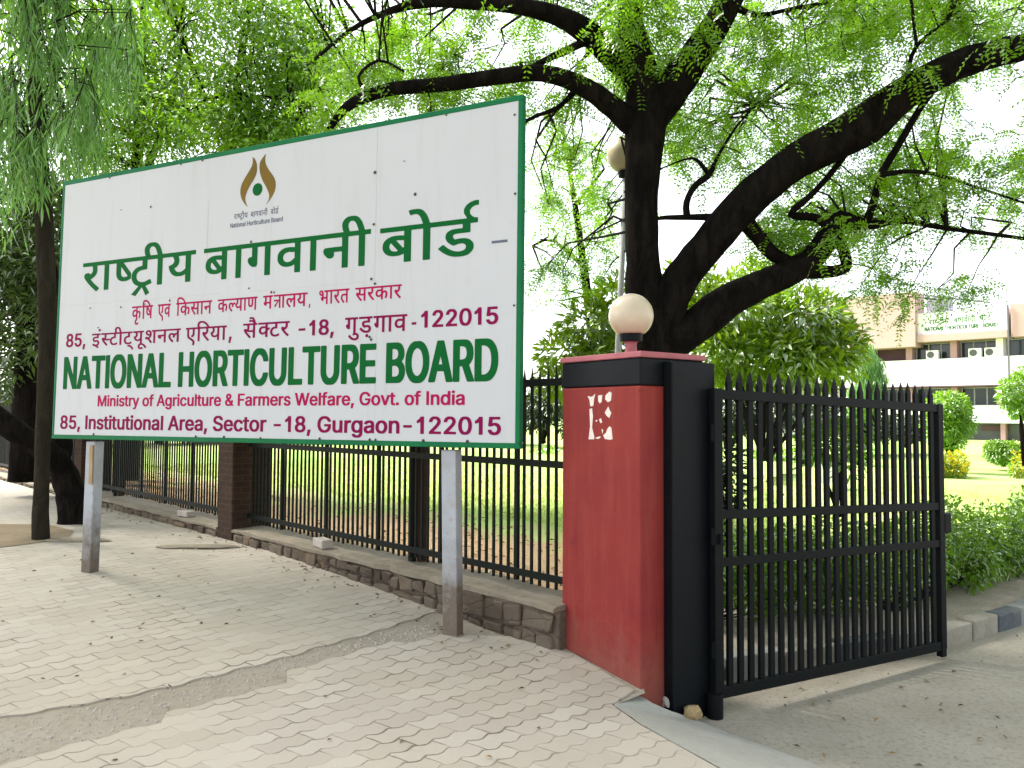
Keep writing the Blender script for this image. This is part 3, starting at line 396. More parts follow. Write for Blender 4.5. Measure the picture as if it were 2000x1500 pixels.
'H':[517,[[41,2,46,1,141,1,149,12,150,227,151,231,156,233,366,232,368,227,368,12,376,1,471,1,476,2,482,17,482,519,482,524,476,534,376,535,368,524,368,322,366,317,361,315,152,317,150,322,149,524,141,535,46,535,41,534,35,519,35,17]]],
'b:H':[517,[[31,2,36,0,151,0,164,14,165,226,166,231,171,233,351,231,352,226,354,13,364,1,369,0,484,0,495,11,498,19,498,521,496,527,486,539,366,540,353,526,352,326,351,322,346,320,167,321,165,326,164,527,153,539,149,540,34,540,23,529,20,521,20,19,21,13]]],
'I':[185,[[41,2,46,1,141,1,144,2,150,14,150,519,149,524,141,535,44,535,41,534,35,522,35,17]]],
'b:I':[185,[[31,2,36,0,151,0,162,11,165,16,165,521,162,529,151,540,34,540,23,529,20,524,20,19,21,13]]],
'L':[393,[[41,2,46,1,374,1,379,2,385,14,385,69,379,81,376,83,156,83,152,84,150,87,150,519,149,524,141,535,44,535,41,534,35,522,35,17]]],
'b:L':[393,[[31,2,36,0,384,0,389,2,400,16,400,71,397,76,386,87,171,87,167,89,165,91,165,521,162,529,151,540,34,540,23,529,20,524,20,19,21,13]]],
'M':[628,[[41,2,46,1,139,1,147,12,149,286,151,285,154,279,264,4,271,1,356,1,363,4,372,22,453,232,476,289,479,290,481,12,489,1,581,1,586,2,592,17,592,519,586,534,581,535,461,535,456,534,446,512,416,434,328,207,317,174,314,171,184,507,171,534,166,535,46,535,41,534,35,519,35,17]]],
'N':[523,[[41,2,46,1,141,1,149,12,151,337,154,337,156,333,181,292,366,2,371,1,476,1,481,2,488,17,488,519,487,524,481,534,384,535,376,524,374,196,371,196,356,219,157,532,149,535,46,535,41,534,35,519,35,17]]],
'b:N':[523,[[31,2,36,0,151,0,164,14,166,292,169,291,174,284,346,14,356,1,361,0,486,0,491,1,500,11,502,19,502,521,501,527,491,539,374,540,361,526,359,243,356,243,346,259,189,506,166,537,159,540,36,540,32,539,23,529,20,521,20,19,21,13]]],
'O':[533,[[82,67,109,41,120,32,164,9,199,-2,241,-7,296,-7,304,-5,321,-4,356,4,376,11,401,24,429,43,450,64,479,107,492,132,504,164,512,194,513,207,517,234,517,299,512,342,502,379,494,398,477,432,464,453,452,467,426,493,404,510,379,522,341,535,314,541,216,540,189,535,154,522,123,504,101,488,88,474,66,448,56,429,31,374,23,344,15,287,15,247,17,237,18,219,23,189,31,159,53,109],[186,115,168,134,153,154,143,177,133,214,130,254,128,264,130,279,130,302,133,322,146,364,153,379,173,407,186,420,211,437,241,450,266,455,306,445,332,432,344,423,365,402,382,377,392,354,400,327,405,292,405,239,394,187,377,149,361,128,349,116,329,101,296,86,271,81,259,81,246,84,224,91,204,101]]],
'b:O':[533,[[72,66,99,40,110,31,154,8,189,-2,231,-7,306,-7,314,-5,331,-5,359,1,386,11,411,23,439,43,460,64,486,98,499,119,519,166,527,196,528,209,532,236,532,301,527,344,517,381,507,404,484,445,462,471,436,497,414,514,389,527,351,540,324,545,209,545,179,539,144,527,113,509,91,492,78,479,46,439,26,401,16,376,8,346,0,289,0,249,2,239,3,221,8,191,16,161,33,121,51,93],[196,120,180,136,171,151,158,179,148,214,145,236,145,256,142,266,148,321,161,366,173,391,185,409,196,420,216,434,236,444,269,452,296,444,321,432,334,422,354,402,369,374,384,331,390,296,390,241,385,211,379,189,369,164,356,140,339,120,319,106,304,98,276,88,259,88,234,96,219,103]]],
'R':[449,[[41,2,46,1,139,1,144,2,150,17,150,192,151,196,156,198,221,198,229,195,316,32,334,1,441,1,446,2,452,12,451,18,347,212,350,217,385,239,412,274,429,317,432,332,433,354,435,364,429,414,424,429,409,459,388,489,356,512,334,522,306,530,264,533,256,535,46,535,41,534,35,519,35,17],[152,282,150,287,150,447,152,452,216,453,226,451,246,450,276,441,300,424,309,412,317,392,320,362,317,342,312,324,299,307,275,292,249,283,231,283,221,281]]],
'b:R':[449,[[31,2,36,0,149,0,153,1,164,13,165,191,166,196,171,197,214,196,311,16,324,1,451,0,456,1,466,13,467,19,457,39,361,214,364,218,391,236,399,243,432,286,445,321,450,366,444,416,439,431,429,451,399,492,366,517,344,527,316,535,274,538,264,540,36,540,32,539,21,527,20,19,21,13],[167,286,165,291,166,451,171,453,206,453,216,450,236,450,265,441,287,426,294,416,302,394,305,369,302,341,294,319,289,311,265,296,239,288,221,287,211,285]]],
'S':[447,[[55,47,69,33,89,19,129,1,169,-7,194,-7,204,-9,244,-9,254,-7,279,-7,296,-4,331,6,366,24,377,32,395,49,404,62,427,107,432,142,432,169,430,187,422,209,412,227,379,263,336,287,284,305,239,316,189,334,158,354,148,364,143,372,140,387,143,407,148,417,166,435,191,450,224,458,266,447,281,438,302,417,311,392,319,379,418,379,424,389,425,394,419,429,397,474,366,505,334,525,289,538,269,541,184,540,141,532,126,527,106,517,71,493,56,474,33,429,28,394,28,364,33,342,48,312,55,302,75,282,111,259,166,239,226,222,276,205,311,180,317,172,320,159,320,149,317,132,312,122,290,99,261,84,239,78,224,78,189,84,154,103,141,117,133,132,129,152,121,163,21,163,19,161,13,149,15,129,21,107,36,74]]],
'T':[449,[[174,2,179,1,274,1,276,2,282,14,284,451,289,453,436,454,442,464,442,469,442,522,436,534,19,535,14,534,8,524,8,467,14,455,16,453,161,453,166,452,167,449,168,17]]],
'b:T':[449,[[164,2,169,0,284,0,297,14,298,449,299,451,304,453,446,454,456,466,458,471,457,524,446,539,9,540,4,539,-7,526,-7,469,-5,464,6,453,146,453,151,451,152,449,152,19,154,13]]],
'U':[517,[[90,47,115,27,129,19,149,9,181,-1,211,-7,306,-7,346,1,384,16,414,36,440,62,452,79,469,114,477,137,482,169,482,519,482,524,476,534,376,535,368,524,368,184,365,162,352,132,331,108,311,94,271,81,244,81,206,94,179,114,166,132,153,159,150,182,149,524,141,535,46,535,41,534,35,519,35,172,40,137,48,114,66,79]]],
'b:U':[517,[[80,46,106,26,124,16,139,8,174,-2,201,-7,316,-7,356,1,394,16,424,35,450,61,472,91,484,116,492,139,497,171,498,521,496,527,486,539,366,540,353,526,352,186,350,164,337,131,321,113,301,98,261,85,251,86,216,98,196,113,181,131,168,164,165,184,164,526,153,539,149,540,34,540,23,529,20,521,20,174,25,139,34,115,46,91,56,76]]],
'W':[686,[[136,2,141,1,244,1,251,4,257,17,333,299,341,327,344,327,357,284,423,34,428,17,434,4,441,1,544,1,549,2,559,24,692,507,695,522,689,534,684,535,589,535,584,534,576,517,502,224,494,197,491,196,407,519,399,534,291,535,286,534,281,524,273,497,207,239,197,202,194,197,191,199,188,209,109,517,101,534,96,535,1,535,-4,534,-9,524,-9,519,126,24]]],
'a':[389,[[38,34,53,19,79,4,106,-4,141,-9,179,-9,206,-4,234,1,251,11,255,9,259,2,264,1,351,1,356,2,362,17,362,267,360,277,360,294,354,317,342,344,329,365,319,375,301,387,259,405,219,408,211,410,176,410,114,400,84,390,61,373,40,352,16,307,16,302,24,291,76,276,119,276,123,279,139,302,146,307,169,322,196,328,219,322,241,303,244,299,250,272,249,267,244,261,219,254,154,245,109,237,59,219,35,202,23,187,11,159,5,129,5,117,11,82,28,47],[129,93,123,99,118,122,122,137,131,145,156,160,204,170,219,171,241,175,249,174,250,144,247,129,242,117,229,101,214,89,194,79,174,73,149,79]]],
'c':[396,[[60,49,81,28,94,19,124,4,139,-1,161,-7,234,-7,279,-1,319,17,360,57,387,109,387,117,379,128,324,143,286,143,278,132,269,111,247,89,226,79,214,76,196,76,165,92,144,116,131,139,123,174,123,227,131,262,146,290,168,312,191,325,206,328,221,325,249,312,269,290,281,267,286,263,326,263,379,277,384,287,385,294,382,304,364,339,360,347,326,380,279,403,226,410,184,410,146,405,119,397,88,379,63,357,46,334,23,289,15,259,10,227,10,172,21,119,41,77]]],
'd':[424,[[62,42,79,26,104,9,129,-1,154,-7,226,-7,246,-4,271,4,286,13,296,1,386,1,391,2,398,17,398,519,397,524,391,534,296,535,291,534,285,522,284,393,281,393,269,400,241,408,221,408,211,411,176,411,166,408,149,408,126,402,94,387,84,380,58,357,43,334,31,309,18,277,10,239,10,169,18,127,28,99,46,64],[161,95,143,114,133,134,126,159,122,177,123,232,133,272,145,292,166,312,191,325,206,328,219,325,241,313,265,289,274,274,285,237,285,214,288,204,285,192,285,169,274,132,264,112,244,91,216,76,199,75,194,76,174,86]]],
'e':[404,[[60,49,81,28,99,16,119,6,141,-1,169,-7,246,-7,271,-4,301,4,311,9,336,24,355,39,372,62,389,99,389,107,383,117,329,130,289,130,284,127,265,99,239,81,219,76,199,76,171,86,145,109,133,127,126,152,124,167,124,169,129,170,384,171,389,172,395,184,395,242,392,262,384,292,362,339,350,354,331,373,316,385,286,400,224,410,181,410,144,405,119,397,90,382,63,357,46,334,28,302,18,274,10,232,10,167,21,119,41,77],[125,247,125,254,131,272,145,294,169,315,189,325,201,328,211,328,221,325,245,312,262,294,269,284,274,274,281,249,281,247,276,246]]],
'f':[254,[[61,2,66,1,159,1,167,12,168,324,169,327,174,328,244,328,252,339,252,344,252,392,246,404,241,405,171,406,168,409,168,439,171,454,174,460,191,470,201,470,211,468,241,468,246,470,252,479,267,529,267,537,259,548,241,553,226,553,219,555,166,555,126,547,111,542,94,530,78,514,61,479,58,469,57,454,55,447,54,407,49,405,-11,405,-19,394,-20,342,-14,330,-9,328,49,328,53,327,55,324,55,17]]],
'g':[425,[[61,-108,113,-138,144,-147,164,-149,254,-149,284,-144,314,-134,345,-116,369,-91,387,-58,395,-31,398,-8,398,389,397,394,391,404,296,405,286,391,284,391,264,402,246,408,224,408,214,411,176,411,166,408,149,408,114,397,94,387,84,380,60,357,46,339,26,299,13,257,10,237,10,172,13,149,23,117,36,89,49,68,74,41,91,29,109,19,141,8,159,5,224,6,231,8,249,9,271,16,281,23,284,22,285,17,285,-1,282,-16,277,-31,260,-51,226,-67,211,-69,178,-63,144,-42,121,-18,76,-18,36,-41,28,-56,34,-71],[161,105,141,127,133,142,126,164,122,179,122,229,125,244,133,269,146,293,169,315,191,325,206,328,219,325,245,312,262,294,272,279,277,269,285,239,285,217,288,207,285,194,285,172,277,142,272,132,265,122,244,101,216,89,196,88,186,91]]],
'i':[167,[[34,2,39,1,131,1,134,2,140,14,140,389,139,394,131,405,36,405,34,404,28,392,28,17],[33,457,49,446,64,443,104,443,124,449,137,459,147,477,150,487,150,507,141,527,131,540,116,547,101,550,66,550,44,545,34,537,26,527,18,512,15,497,18,482]]],
'l':[167,[[34,2,39,1,131,1,134,2,140,14,140,519,139,524,131,535,36,535,34,534,28,522,28,17]]],
'm':[610,[[34,2,39,1,131,1,139,12,140,267,148,292,164,310,184,322,206,327,216,322,236,308,244,294,250,269,251,12,259,1,353,2,359,12,360,17,360,259,370,297,394,320,411,327,419,328,431,325,454,312,467,292,470,274,471,12,479,1,576,2,582,12,582,17,582,274,580,282,580,299,572,329,562,352,551,368,541,380,521,395,499,405,476,410,409,410,369,402,356,397,321,372,316,374,306,387,279,405,249,410,191,410,154,402,139,393,129,405,34,404,28,394,28,389,28,17]]],
'n':[410,[[34,2,39,1,131,1,139,12,140,254,143,269,148,287,164,305,184,319,206,326,222,324,251,305,262,289,267,274,270,254,271,12,279,1,371,1,376,2,382,17,382,267,380,277,380,292,369,329,359,349,345,369,334,380,314,395,301,400,284,405,246,410,209,410,171,405,141,393,137,394,129,405,39,405,34,404,28,389,28,17]]],
'o':[415,[[60,49,81,28,94,19,124,4,139,-1,164,-7,251,-7,291,4,319,16,331,26,357,52,374,77,389,107,397,127,405,164,405,237,397,274,384,307,369,335,352,357,339,370,316,387,296,397,281,402,256,408,236,408,229,410,186,411,176,408,159,408,119,397,88,379,63,357,46,334,23,289,15,259,10,227,10,172,21,119,41,77],[161,95,144,116,133,134,123,174,123,227,131,262,144,288,169,312,194,325,209,328,224,325,247,312,269,290,277,279,284,262,292,224,292,174,284,139,272,114,264,105,249,91,221,76,194,76]]],
'r':[259,[[34,2,39,1,131,1,139,12,140,259,143,277,148,287,159,300,184,317,209,325,219,323,256,323,261,325,267,337,268,394,267,399,261,409,189,410,159,405,139,396,136,397,129,405,39,405,34,404,28,394,28,17]]],
's':[365,[[42,39,63,19,91,4,124,-4,136,-5,144,-7,219,-7,229,-5,244,-4,280,7,310,24,331,46,352,89,355,107,355,129,349,159,327,194,315,207,289,222,259,232,191,249,146,267,135,282,135,294,141,308,151,317,176,330,181,331,191,330,201,327,222,317,237,299,246,281,251,278,291,278,339,290,347,302,347,309,319,364,297,384,274,397,236,408,214,408,204,411,171,411,161,408,136,408,89,392,69,380,44,355,26,319,23,299,22,279,28,247,50,212,71,194,101,179,186,157,216,147,230,139,237,132,242,117,239,104,221,86,199,76,179,73,154,81,141,88,126,104,117,127,111,133,74,133,19,120,16,119,10,107,16,87,26,62]]],
't':[227,[[72,22,86,11,101,4,121,-2,139,-2,149,-5,189,-5,199,-2,219,-1,229,2,237,17,227,67,221,79,186,81,171,78,156,87,153,94,150,117,150,324,152,327,156,328,223,329,230,342,230,389,229,394,221,405,156,405,151,407,150,482,144,494,141,495,47,494,40,482,39,407,34,405,-11,405,-14,404,-20,392,-20,342,-14,330,-9,328,36,328,40,324,40,99,48,62,56,47]]],
'u':[410,[[68,34,78,24,101,9,129,-1,146,-2,154,-4,206,-5,229,-2,244,1,269,13,273,12,281,1,371,1,376,2,382,17,382,389,382,394,376,404,279,405,271,394,270,152,267,137,262,122,246,101,226,86,204,78,184,81,164,96,154,104,143,127,140,149,139,394,131,405,39,405,34,404,28,389,28,137,33,102,41,77,51,57]]],
'v':[389,[[144,2,149,1,241,1,246,2,257,24,394,384,394,394,388,404,291,405,286,404,273,377,197,164,194,161,117,374,104,404,99,405,4,405,-1,404,-7,392,-4,379,133,22]]],
'y':[389,[[29,-138,41,-142,59,-144,111,-145,154,-137,162,-133,194,-109,199,-103,237,-28,394,384,394,394,388,404,291,405,286,404,273,377,202,177,196,164,194,163,191,167,117,374,104,404,99,405,4,405,-1,404,-7,392,-4,379,132,27,136,12,127,-18,109,-48,86,-62,76,-59,46,-59,41,-61,36,-71,23,-121,23,-128]]],
'h:ष':[405,[[114,188,139,168,181,148,211,140,266,138,276,140,301,140,341,148,399,173,414,181,421,188,422,294,235,539,236,542,241,542,416,543,422,549,422,554,422,621,417,629,-6,630,-11,629,-16,624,-18,554,-15,546,-9,543,59,542,62,539,62,314,65,291,73,256,86,225],[205,246,191,266,180,304,180,319,178,329,179,452,182,451,194,437,335,251,332,246,309,236,271,228,249,228,231,231]]],
'h:स':[500,[[180,109,238,51,246,45,283,9,314,-19,339,-19,397,39,395,46,377,64,296,135,261,170,191,250,195,254,214,264,219,265,286,250,306,250,314,248,334,247,341,245,361,245,371,242,394,243,404,245,451,245,506,256,515,261,518,269,518,334,517,339,511,344,484,345,426,333,391,332,381,330,296,338,289,341,287,344,307,384,312,424,313,439,315,446,315,474,313,484,312,501,309,519,303,536,304,541,309,542,511,543,517,549,518,554,517,621,511,629,-6,630,-11,629,-17,624,-17,551,-11,543,179,542,184,542,187,539,194,514,197,496,198,469,200,459,192,401,181,376,176,375,161,389,141,397,126,400,86,400,66,397,44,384,36,377,26,359,22,341,28,304,56,254,115,179]]],
'h:ल':[500,[[110,101,236,-14,244,-17,266,-17,284,-5,322,34,325,39,324,44,291,75,224,133,193,164,178,181,168,196,148,236,145,256,145,281,148,301,166,326,186,339,201,342,214,342,251,334,286,313,290,309,289,304,263,239,263,234,265,229,271,223,341,201,366,201,374,209,386,244,398,271,414,297,431,317,459,337,511,348,516,353,518,421,515,429,506,432,461,432,439,429,405,419,371,402,354,389,300,419,274,427,244,432,174,432,154,429,121,419,84,397,63,376,51,362,38,339,30,309,28,286,28,259,33,226,46,191,71,148],[-15,546,-6,542,509,543,515,546,517,551,517,621,514,627,506,630,-9,630,-15,626,-17,621,-18,554]]],
'h:क':[560,[[68,174,90,151,109,138,124,131,156,118,199,110,254,110,284,115,319,126,349,144,351,143,352,4,355,-4,364,-8,459,-8,466,-5,470,4,471,256,485,274,513,299,544,317,571,323,577,329,578,334,577,396,571,404,529,405,491,394,474,385,471,386,470,539,472,541,476,542,566,542,574,545,578,554,578,619,575,626,566,630,-6,630,-14,627,-18,619,-17,551,-15,546,-9,543,346,542,351,541,352,539,352,469,351,464,341,463,301,470,264,470,254,472,196,470,181,467,151,459,116,444,89,425,59,392,43,366,33,336,30,324,30,299,28,289,30,281,30,259,33,244,41,216,48,201],[166,225,161,231,151,254,145,276,145,294,153,331,174,359,191,369,209,377,236,382,266,382,311,375,341,375,351,380,352,269,352,264,346,258,294,216,266,203,244,198,224,198,206,201,191,208]]],
}

# ------------------------------------------------------------------ lie of the land
FD = V(-1, 1, 0) / math.sqrt(2)                    # along the boundary wall, away from the gate
FN = V(1, 1, 0) / math.sqrt(2)                     # from the street into the garden
W0 = V(.318, 4.92, 0)                              # foot of the wall's street face at the gate pillar
UD = V(.774, .633, 0); VD = V(-.633, .774, 0)      # along / across the paver rows
_py = [-40, 2, 3.5, 4.45, 5.0, 5.8, 6.7, 7.5, 9, 12, 60]; _pz = [.10, .10, .13, .17, .235, .28, .335, .375, .385, .37, .37]
def pav_z(y): return float(np.interp(y, _py, _pz))
def lawn_z(x, y):
    t = min(1, max(0, ((x - (y - 5) * .32) - .9) / 2.2)); t = t * t * (3 - 2 * t)
    dk = max(0, min(1, ((y - 5.02) * .9 - (x - 1.02) * .43 - .4) / 2.4)); dk = dk * dk * (3 - 2 * dk)
    if x > .3: t = max(t, (1 - dk) * min(1, (x - .3) / .8))
    return .45 - .36 * t + .02 * math.sin(x * .7) * math.cos(y * .5)
def sheet(name, poly, zf, mat, thick=0.0, cuts=None, kind='structure'):
    """flat polygon cut at the given y lines so that it can follow the slope"""
    bm = bmesh.new(); vs = [bm.verts.new((p[0], p[1], 0)) for p in poly]; bm.faces.new(vs)
    bmesh.ops.triangulate(bm, faces=bm.faces[:])
    for y in (cuts if cuts is not None else _py[1:-1] + [4.0, 5.4, 6.2, 8.2, 10.5]):
        bmesh.ops.bisect_plane(bm, geom=bm.verts[:] + bm.edges[:] + bm.faces[:], plane_co=(0, y, 0), plane_no=(0, 1, 0))
    if thick:
        r = bmesh.ops.extrude_face_region(bm, geom=bm.faces[:])
        top = set(v for v in r['geom'] if isinstance(v, bmesh.types.BMVert))
        for v in bm.verts: v.co.z = zf(v.co.x, v.co.y) - (0 if v in top else thick)
    else:
        for v in bm.verts: v.co.z = zf(v.co.x, v.co.y)
    bmesh.ops.recalc_face_normals(bm, faces=bm.faces[:])
    me = bpy.data.meshes.new(name); bm.to_mesh(me); bm.free()
    return tag(link(name, me, mat), kind=kind)

MB().box(-400, 400, -200, 600, -.6, -.22).build('ground', M['ground'])['kind'] = 'structure'
DRIVE_Z = -.07
sheet('driveway', [(-1.5, -30), (60, -30), (60, 60), (-1.5, 60)], lambda x, y: DRIVE_Z, M['drive'], cuts=[])
# soil bed under the pavers (it shows where a strip of pavers is missing)
def uv(u, v): p = UD * u + VD * v; return (p[0], p[1])
A = V(.515, 4.276, 0); B = V(.931, 3.565, 0); N0 = V(.745, 4.45, 0)
edge_near = [(.76, 4.40), (.60, 4.30), (.55, 4.22), (.66, 3.98), (.93, 3.56), (1.9, 1.9), (4.0, -2.0)]
wallpt = lambda s, d=0: tuple((W0 + FD * s + FN * d)[:2])
sheet('soil_bed', [(-60, -8), (4.0, -2.0), (1.9, 1.9), (.93, 3.56), (.66, 3.98), (.55, 4.22), (.76, 4.40), (.78, 4.7), wallpt(-.2, .3), wallpt(80, .3)],
      lambda x, y: pav_z(y) - .010, M['dirt'])
def zigzag(u0, u1, v0f, step=.059, amp=.012):
    pts = []; u = u0; k = 0
    while u <= u1:
        pts.append(uv(u, v0f(u) + (amp if (k // 2) % 2 else -amp))); u += step; k += 1
    return pts
def v_hi(u): return float(np.interp(u, [-2, .4, 1.0, 2.0, 2.6, 3.3], [4.80, 4.80, 4.68, 4.62, 4.66, 4.80]))
def v_lo(u): return 4.18 if u < .6 else 4.205 if u < 1.18 else 4.30 if u < 1.9 else 4.42 if u < 2.62 else 4.335
far = zigzag(-6, 3.35, v_hi)
sheet('pavement', [uv(-30, 4.8)] + far + [wallpt(.75, .02), wallpt(70, .02), (-60, 20)], lambda x, y: pav_z(y), M['pavers'], .011)
near = zigzag(-6, 3.0, v_lo)
sheet('pavement', [(-40, -8), (4.0, -2.0), (1.9, 1.9), (.93, 3.56), (.66, 3.98), (.55, 4.22), (.70, 4.42), (.40, 4.90), wallpt(.0, .02), wallpt(.40, -.02)] + near[::-1] + [uv(-30, 4.18)],
      lambda x, y: pav_z(y), M['pavers'], .011)
# cement ramp from the pavers down to the driveway
rp = [(.56, 4.22), (.67, 3.98), (.935, 3.56), (1.905, 1.9), (4.0, -2.0), (4.9, -2.0), (2.75, 1.9), (1.66, 3.92), (1.22, 4.36), (1.05, 4.52), (.80, 4.40), (.66, 4.52)]
rz = [.151, .145, .128, .105, .10, -.066, -.066, -.064, -.05, -.03, .11, .152]
bm = bmesh.new(); vs = [bm.verts.new((p[0], p[1], z)) for p, z in zip(rp, rz)]
for q in ((0, 1, 8, 9), (1, 2, 7, 8), (2, 3, 6, 7), (3, 4, 5, 6), (0, 9, 10), (0, 10, 11)): bm.faces.new([vs[i] for i in q])
bmesh.ops.subdivide_edges(bm, edges=bm.edges[:], cuts=5, use_grid_fill=True)
for v in bm.verts:
    v.co.z += .006 * math.sin(v.co.x * 9 + v.co.y * 5) + random.uniform(-.002, .002)
bmesh.ops.recalc_face_normals(bm, faces=bm.faces[:])
me = bpy.data.meshes.new('cement_ramp'); bm.to_mesh(me); bm.free()
tag(link('cement_ramp', me, M['ramp'], smooth=True), kind='structure')
# bare soil round the pit of the slender tree
pit = [(-6.6, 6.9), (-5.25, 7.45), (-4.95, 7.85), (-4.72, 8.25), (-4.95, 8.75), (-5.5, 9.2), (-7.5, 9.3)]
sheet('tree_pit_soil', pit, lambda x, y: pav_z(y) + .006, M['soil'])

# lawn: one sheet from the wall and the kerb out to the horizon
KERB = [(1.02, 5.02), (1.45, 5.28), (2.4, 5.66), (3.38, 6.02), (4.43, 6.72), (5.9, 7.9), (8.4, 10.1), (13, 14.5), (30, 31), (60, 61)]
front = [tuple((W0 + FD * s + FN * .3)[:2]) for s in list(np.arange(120, 20, -6.0)) + list(np.arange(20, -.5, -.8))]
front += [(p[0] - .02, p[1] + .16) for p in KERB[:1]] + [(p[0] - .62, p[1] + .85) for p in KERB[1:]]
steps = [0, .3, .7, 1.2, 1.9, 2.8, 4, 5.5, 8, 11, 16, 24, 36, 60, 110, 300]
vs, fs = [], []
for (x, y) in front:
    for d in steps:
        X, Y = x + d * .42, y + d * .95; vs.append((X, Y, lawn_z(X, Y)))
n = len(steps)
for i in range(len(front) - 1):
    for j in range(n - 1): fs.append((i * n + j, (i + 1) * n + j, (i + 1) * n + j + 1, i * n + j + 1))
tag(MB().add(vs, fs).build('lawn', M['lawn'], smooth=True), kind='structure')
# kerb blocks along the driveway, faded paint
kc = [mat_paint('kerb faded grey', (.22, .225, .22), (.15, .14, .12), 5, .85, .1, .3, .8), mat_paint('kerb faded black', (.075, .085, .10), (.17, .17, .16), 6, .8, .1, .3, .8),
      mat_paint('kerb bare cement', (.27, .25, .215), (.18, .155, .12), 5, .9, .1, .3, .8)]
kb = MB(); random.seed(3)
P = [V(x, y, 0) for x, y in KERB]; pos = []
for a, b in zip(P[:-1], P[1:]):
    L = np.linalg.norm(b - a); m = max(1, round(L / .42))
    for i in range(m): pos.append((a + (b - a) * (i / m), a + (b - a) * ((i + 1) / m)))
for i, (a, b) in enumerate(pos[:70]):
    t = (b - a) / np.linalg.norm(b - a); nn = V(-t[1], t[0], 0); h = .15 + random.uniform(-.012, .012); g_ = random.uniform(.004, .012)
    off = nn * random.uniform(-.012, .012)
    c = (a + b) / 2 + off + nn * .07 + V(0, 0, DRIVE_Z + h / 2 - .02)
    kb.obox(c, t * (np.linalg.norm(b - a) / 2 - g_), nn * .07, V(0, 0, h / 2 + .02), (1, 0, 2, 1, 0, 2, 2)[i % 7])
o = kb.build('kerb', kc, bevel=.012); tag(o, kind='structure')
# earth bed between kerb and hedge
bed = [(p[0] - .03, p[1] + .05) for p in KERB[:8]] + [(p[0] - .75, p[1] + 1.0) for p in KERB[:8]][::-1]
bz = MB()
for i in range(7):
    q = [bed[i], bed[i + 1], bed[14 - i], bed[15 - i]]
    bz.add([(x, y, z) for (x, y), z in zip(q, (.055, .055, .13, .13))], [(0, 1, 2, 3)])
tag(bz.build('hedge_bed', M['dirt']), kind='structure')

# ------------------------------------------------------------------ boundary wall, brick pillars, railings
def wall_run(name, label, s0, s1, zt=.505):
    root = thing(name, label, 'wall', W0 + FD * s0, 'stretches of the low stone boundary wall')
    n = max(2, int((s1 - s0) / .16)); rs = random.Random(int(s0 * 10))
    top = MB(); vs, fs = [], []
    for i in range(n + 1):
        s = s0 + (s1 - s0) * i / n
        for d, z in ((0, -.1), (0, zt - .042), (.36, zt - .042), (.36, -.1)):
            p = W0 + FD * s + FN * (d + (rs.uniform(-.018, .018) if d == 0 else 0)); vs.append((p[0], p[1], z))
    for i in range(n):
        for j in range(3): fs.append((i * 4 + j, (i + 1) * 4 + j, (i + 1) * 4 + j + 1, i * 4 + j + 1))
    fs += [(0, 1, 2, 3), (n * 4 + 3, n * 4 + 2, n * 4 + 1, n * 4)]
    sb = MB().add(vs, fs)
    z0_ = [max(.02, pav_z((W0 + FD * s_)[1]) - .05) for s_ in np.linspace(s0, s1, n + 1)]
    s = s0 + .02; zt2 = zt - .046
    if s0 < 12:
        while s < s1 - .05:
            w1 = rs.uniform(.14, .34); zb = float(np.interp(s, np.linspace(s0, s1, n + 1), z0_)); hgt = zt2 - zb
            cuts = [zb, zb + hgt * rs.uniform(.4, .62), zt2] if hgt > .17 else [zb, zt2]
            for a, b in zip(cuts[:-1], cuts[1:]):
                w2 = min(w1, s1 - .02 - s); parts_ = [(s, s + w2)] if rs.random() < .6 or w2 < .2 else [(s, s + w2 * .55), (s + w2 * .55, s + w2)]
                for q0, q1 in parts_:
                    pr_ = rs.uniform(.028, .05); g3 = rs.uniform(.006, .014); v8 = []
                    for d_, k_ in ((.03, 0), (-pr_ + .012, .006)):
                        for ss, z_ in ((q0 + g3, a + g3), (q1 - g3, a + g3), (q1 - g3, b - g3), (q0 + g3, b - g3)):
                            p = W0 + FD * (ss + rs.uniform(-.022, .022)) + FN * (d_ + (rs.uniform(-.012, .012) if k_ else 0)); v8.append((p[0], p[1], z_ + rs.uniform(-.02, .016)))
                    sb.add(v8, [(0, 1, 2, 3), (4, 7, 6, 5), (0, 4, 5, 1), (1, 5, 6, 2), (2, 6, 7, 3), (3, 7, 4, 0)])
            s += w1
    sb.build('stonework', M['stone'], root, bevel=.014)
    vs, fs = [], []
    for i in range(n + 1):
        s = s0 + (s1 - s0) * i / n; w_ = rs.uniform(-.034, .016); hh = rs.uniform(-.011, .009)
        for d, z in ((w_ - .012, zt - .042), (w_ - .012, zt - .012 + hh), (w_ + .02, zt + hh), (.33, zt + hh + .01), (.375, zt - .042)):
            p = W0 + FD * s + FN * d; vs.append((p[0], p[1], z))
    for i in range(n):
        for j in range(5): fs.append((i * 5 + j, (i + 1) * 5 + j, (i + 1) * 5 + (j + 1) % 5, i * 5 + (j + 1) % 5))
    fs += [(0, 1, 2, 3, 4), tuple(n * 5 + k for k in (4, 3, 2, 1, 0))]
    MB().add(vs, fs).build('cement_coping', M['cement'], root)
    return root
wall_run('stone_wall', 'low rubble stone wall with cement top between the red pillar and the nearest brick pillar', .03, 4.59, .512)
wall_run('stone_wall', 'low stone wall with crumbling cement top behind the left sign post', 4.96, 9.74, .502)
wall_run('stone_wall', 'low wall running out of the left edge beyond the leaning trunk', 10.11, 19, .46)

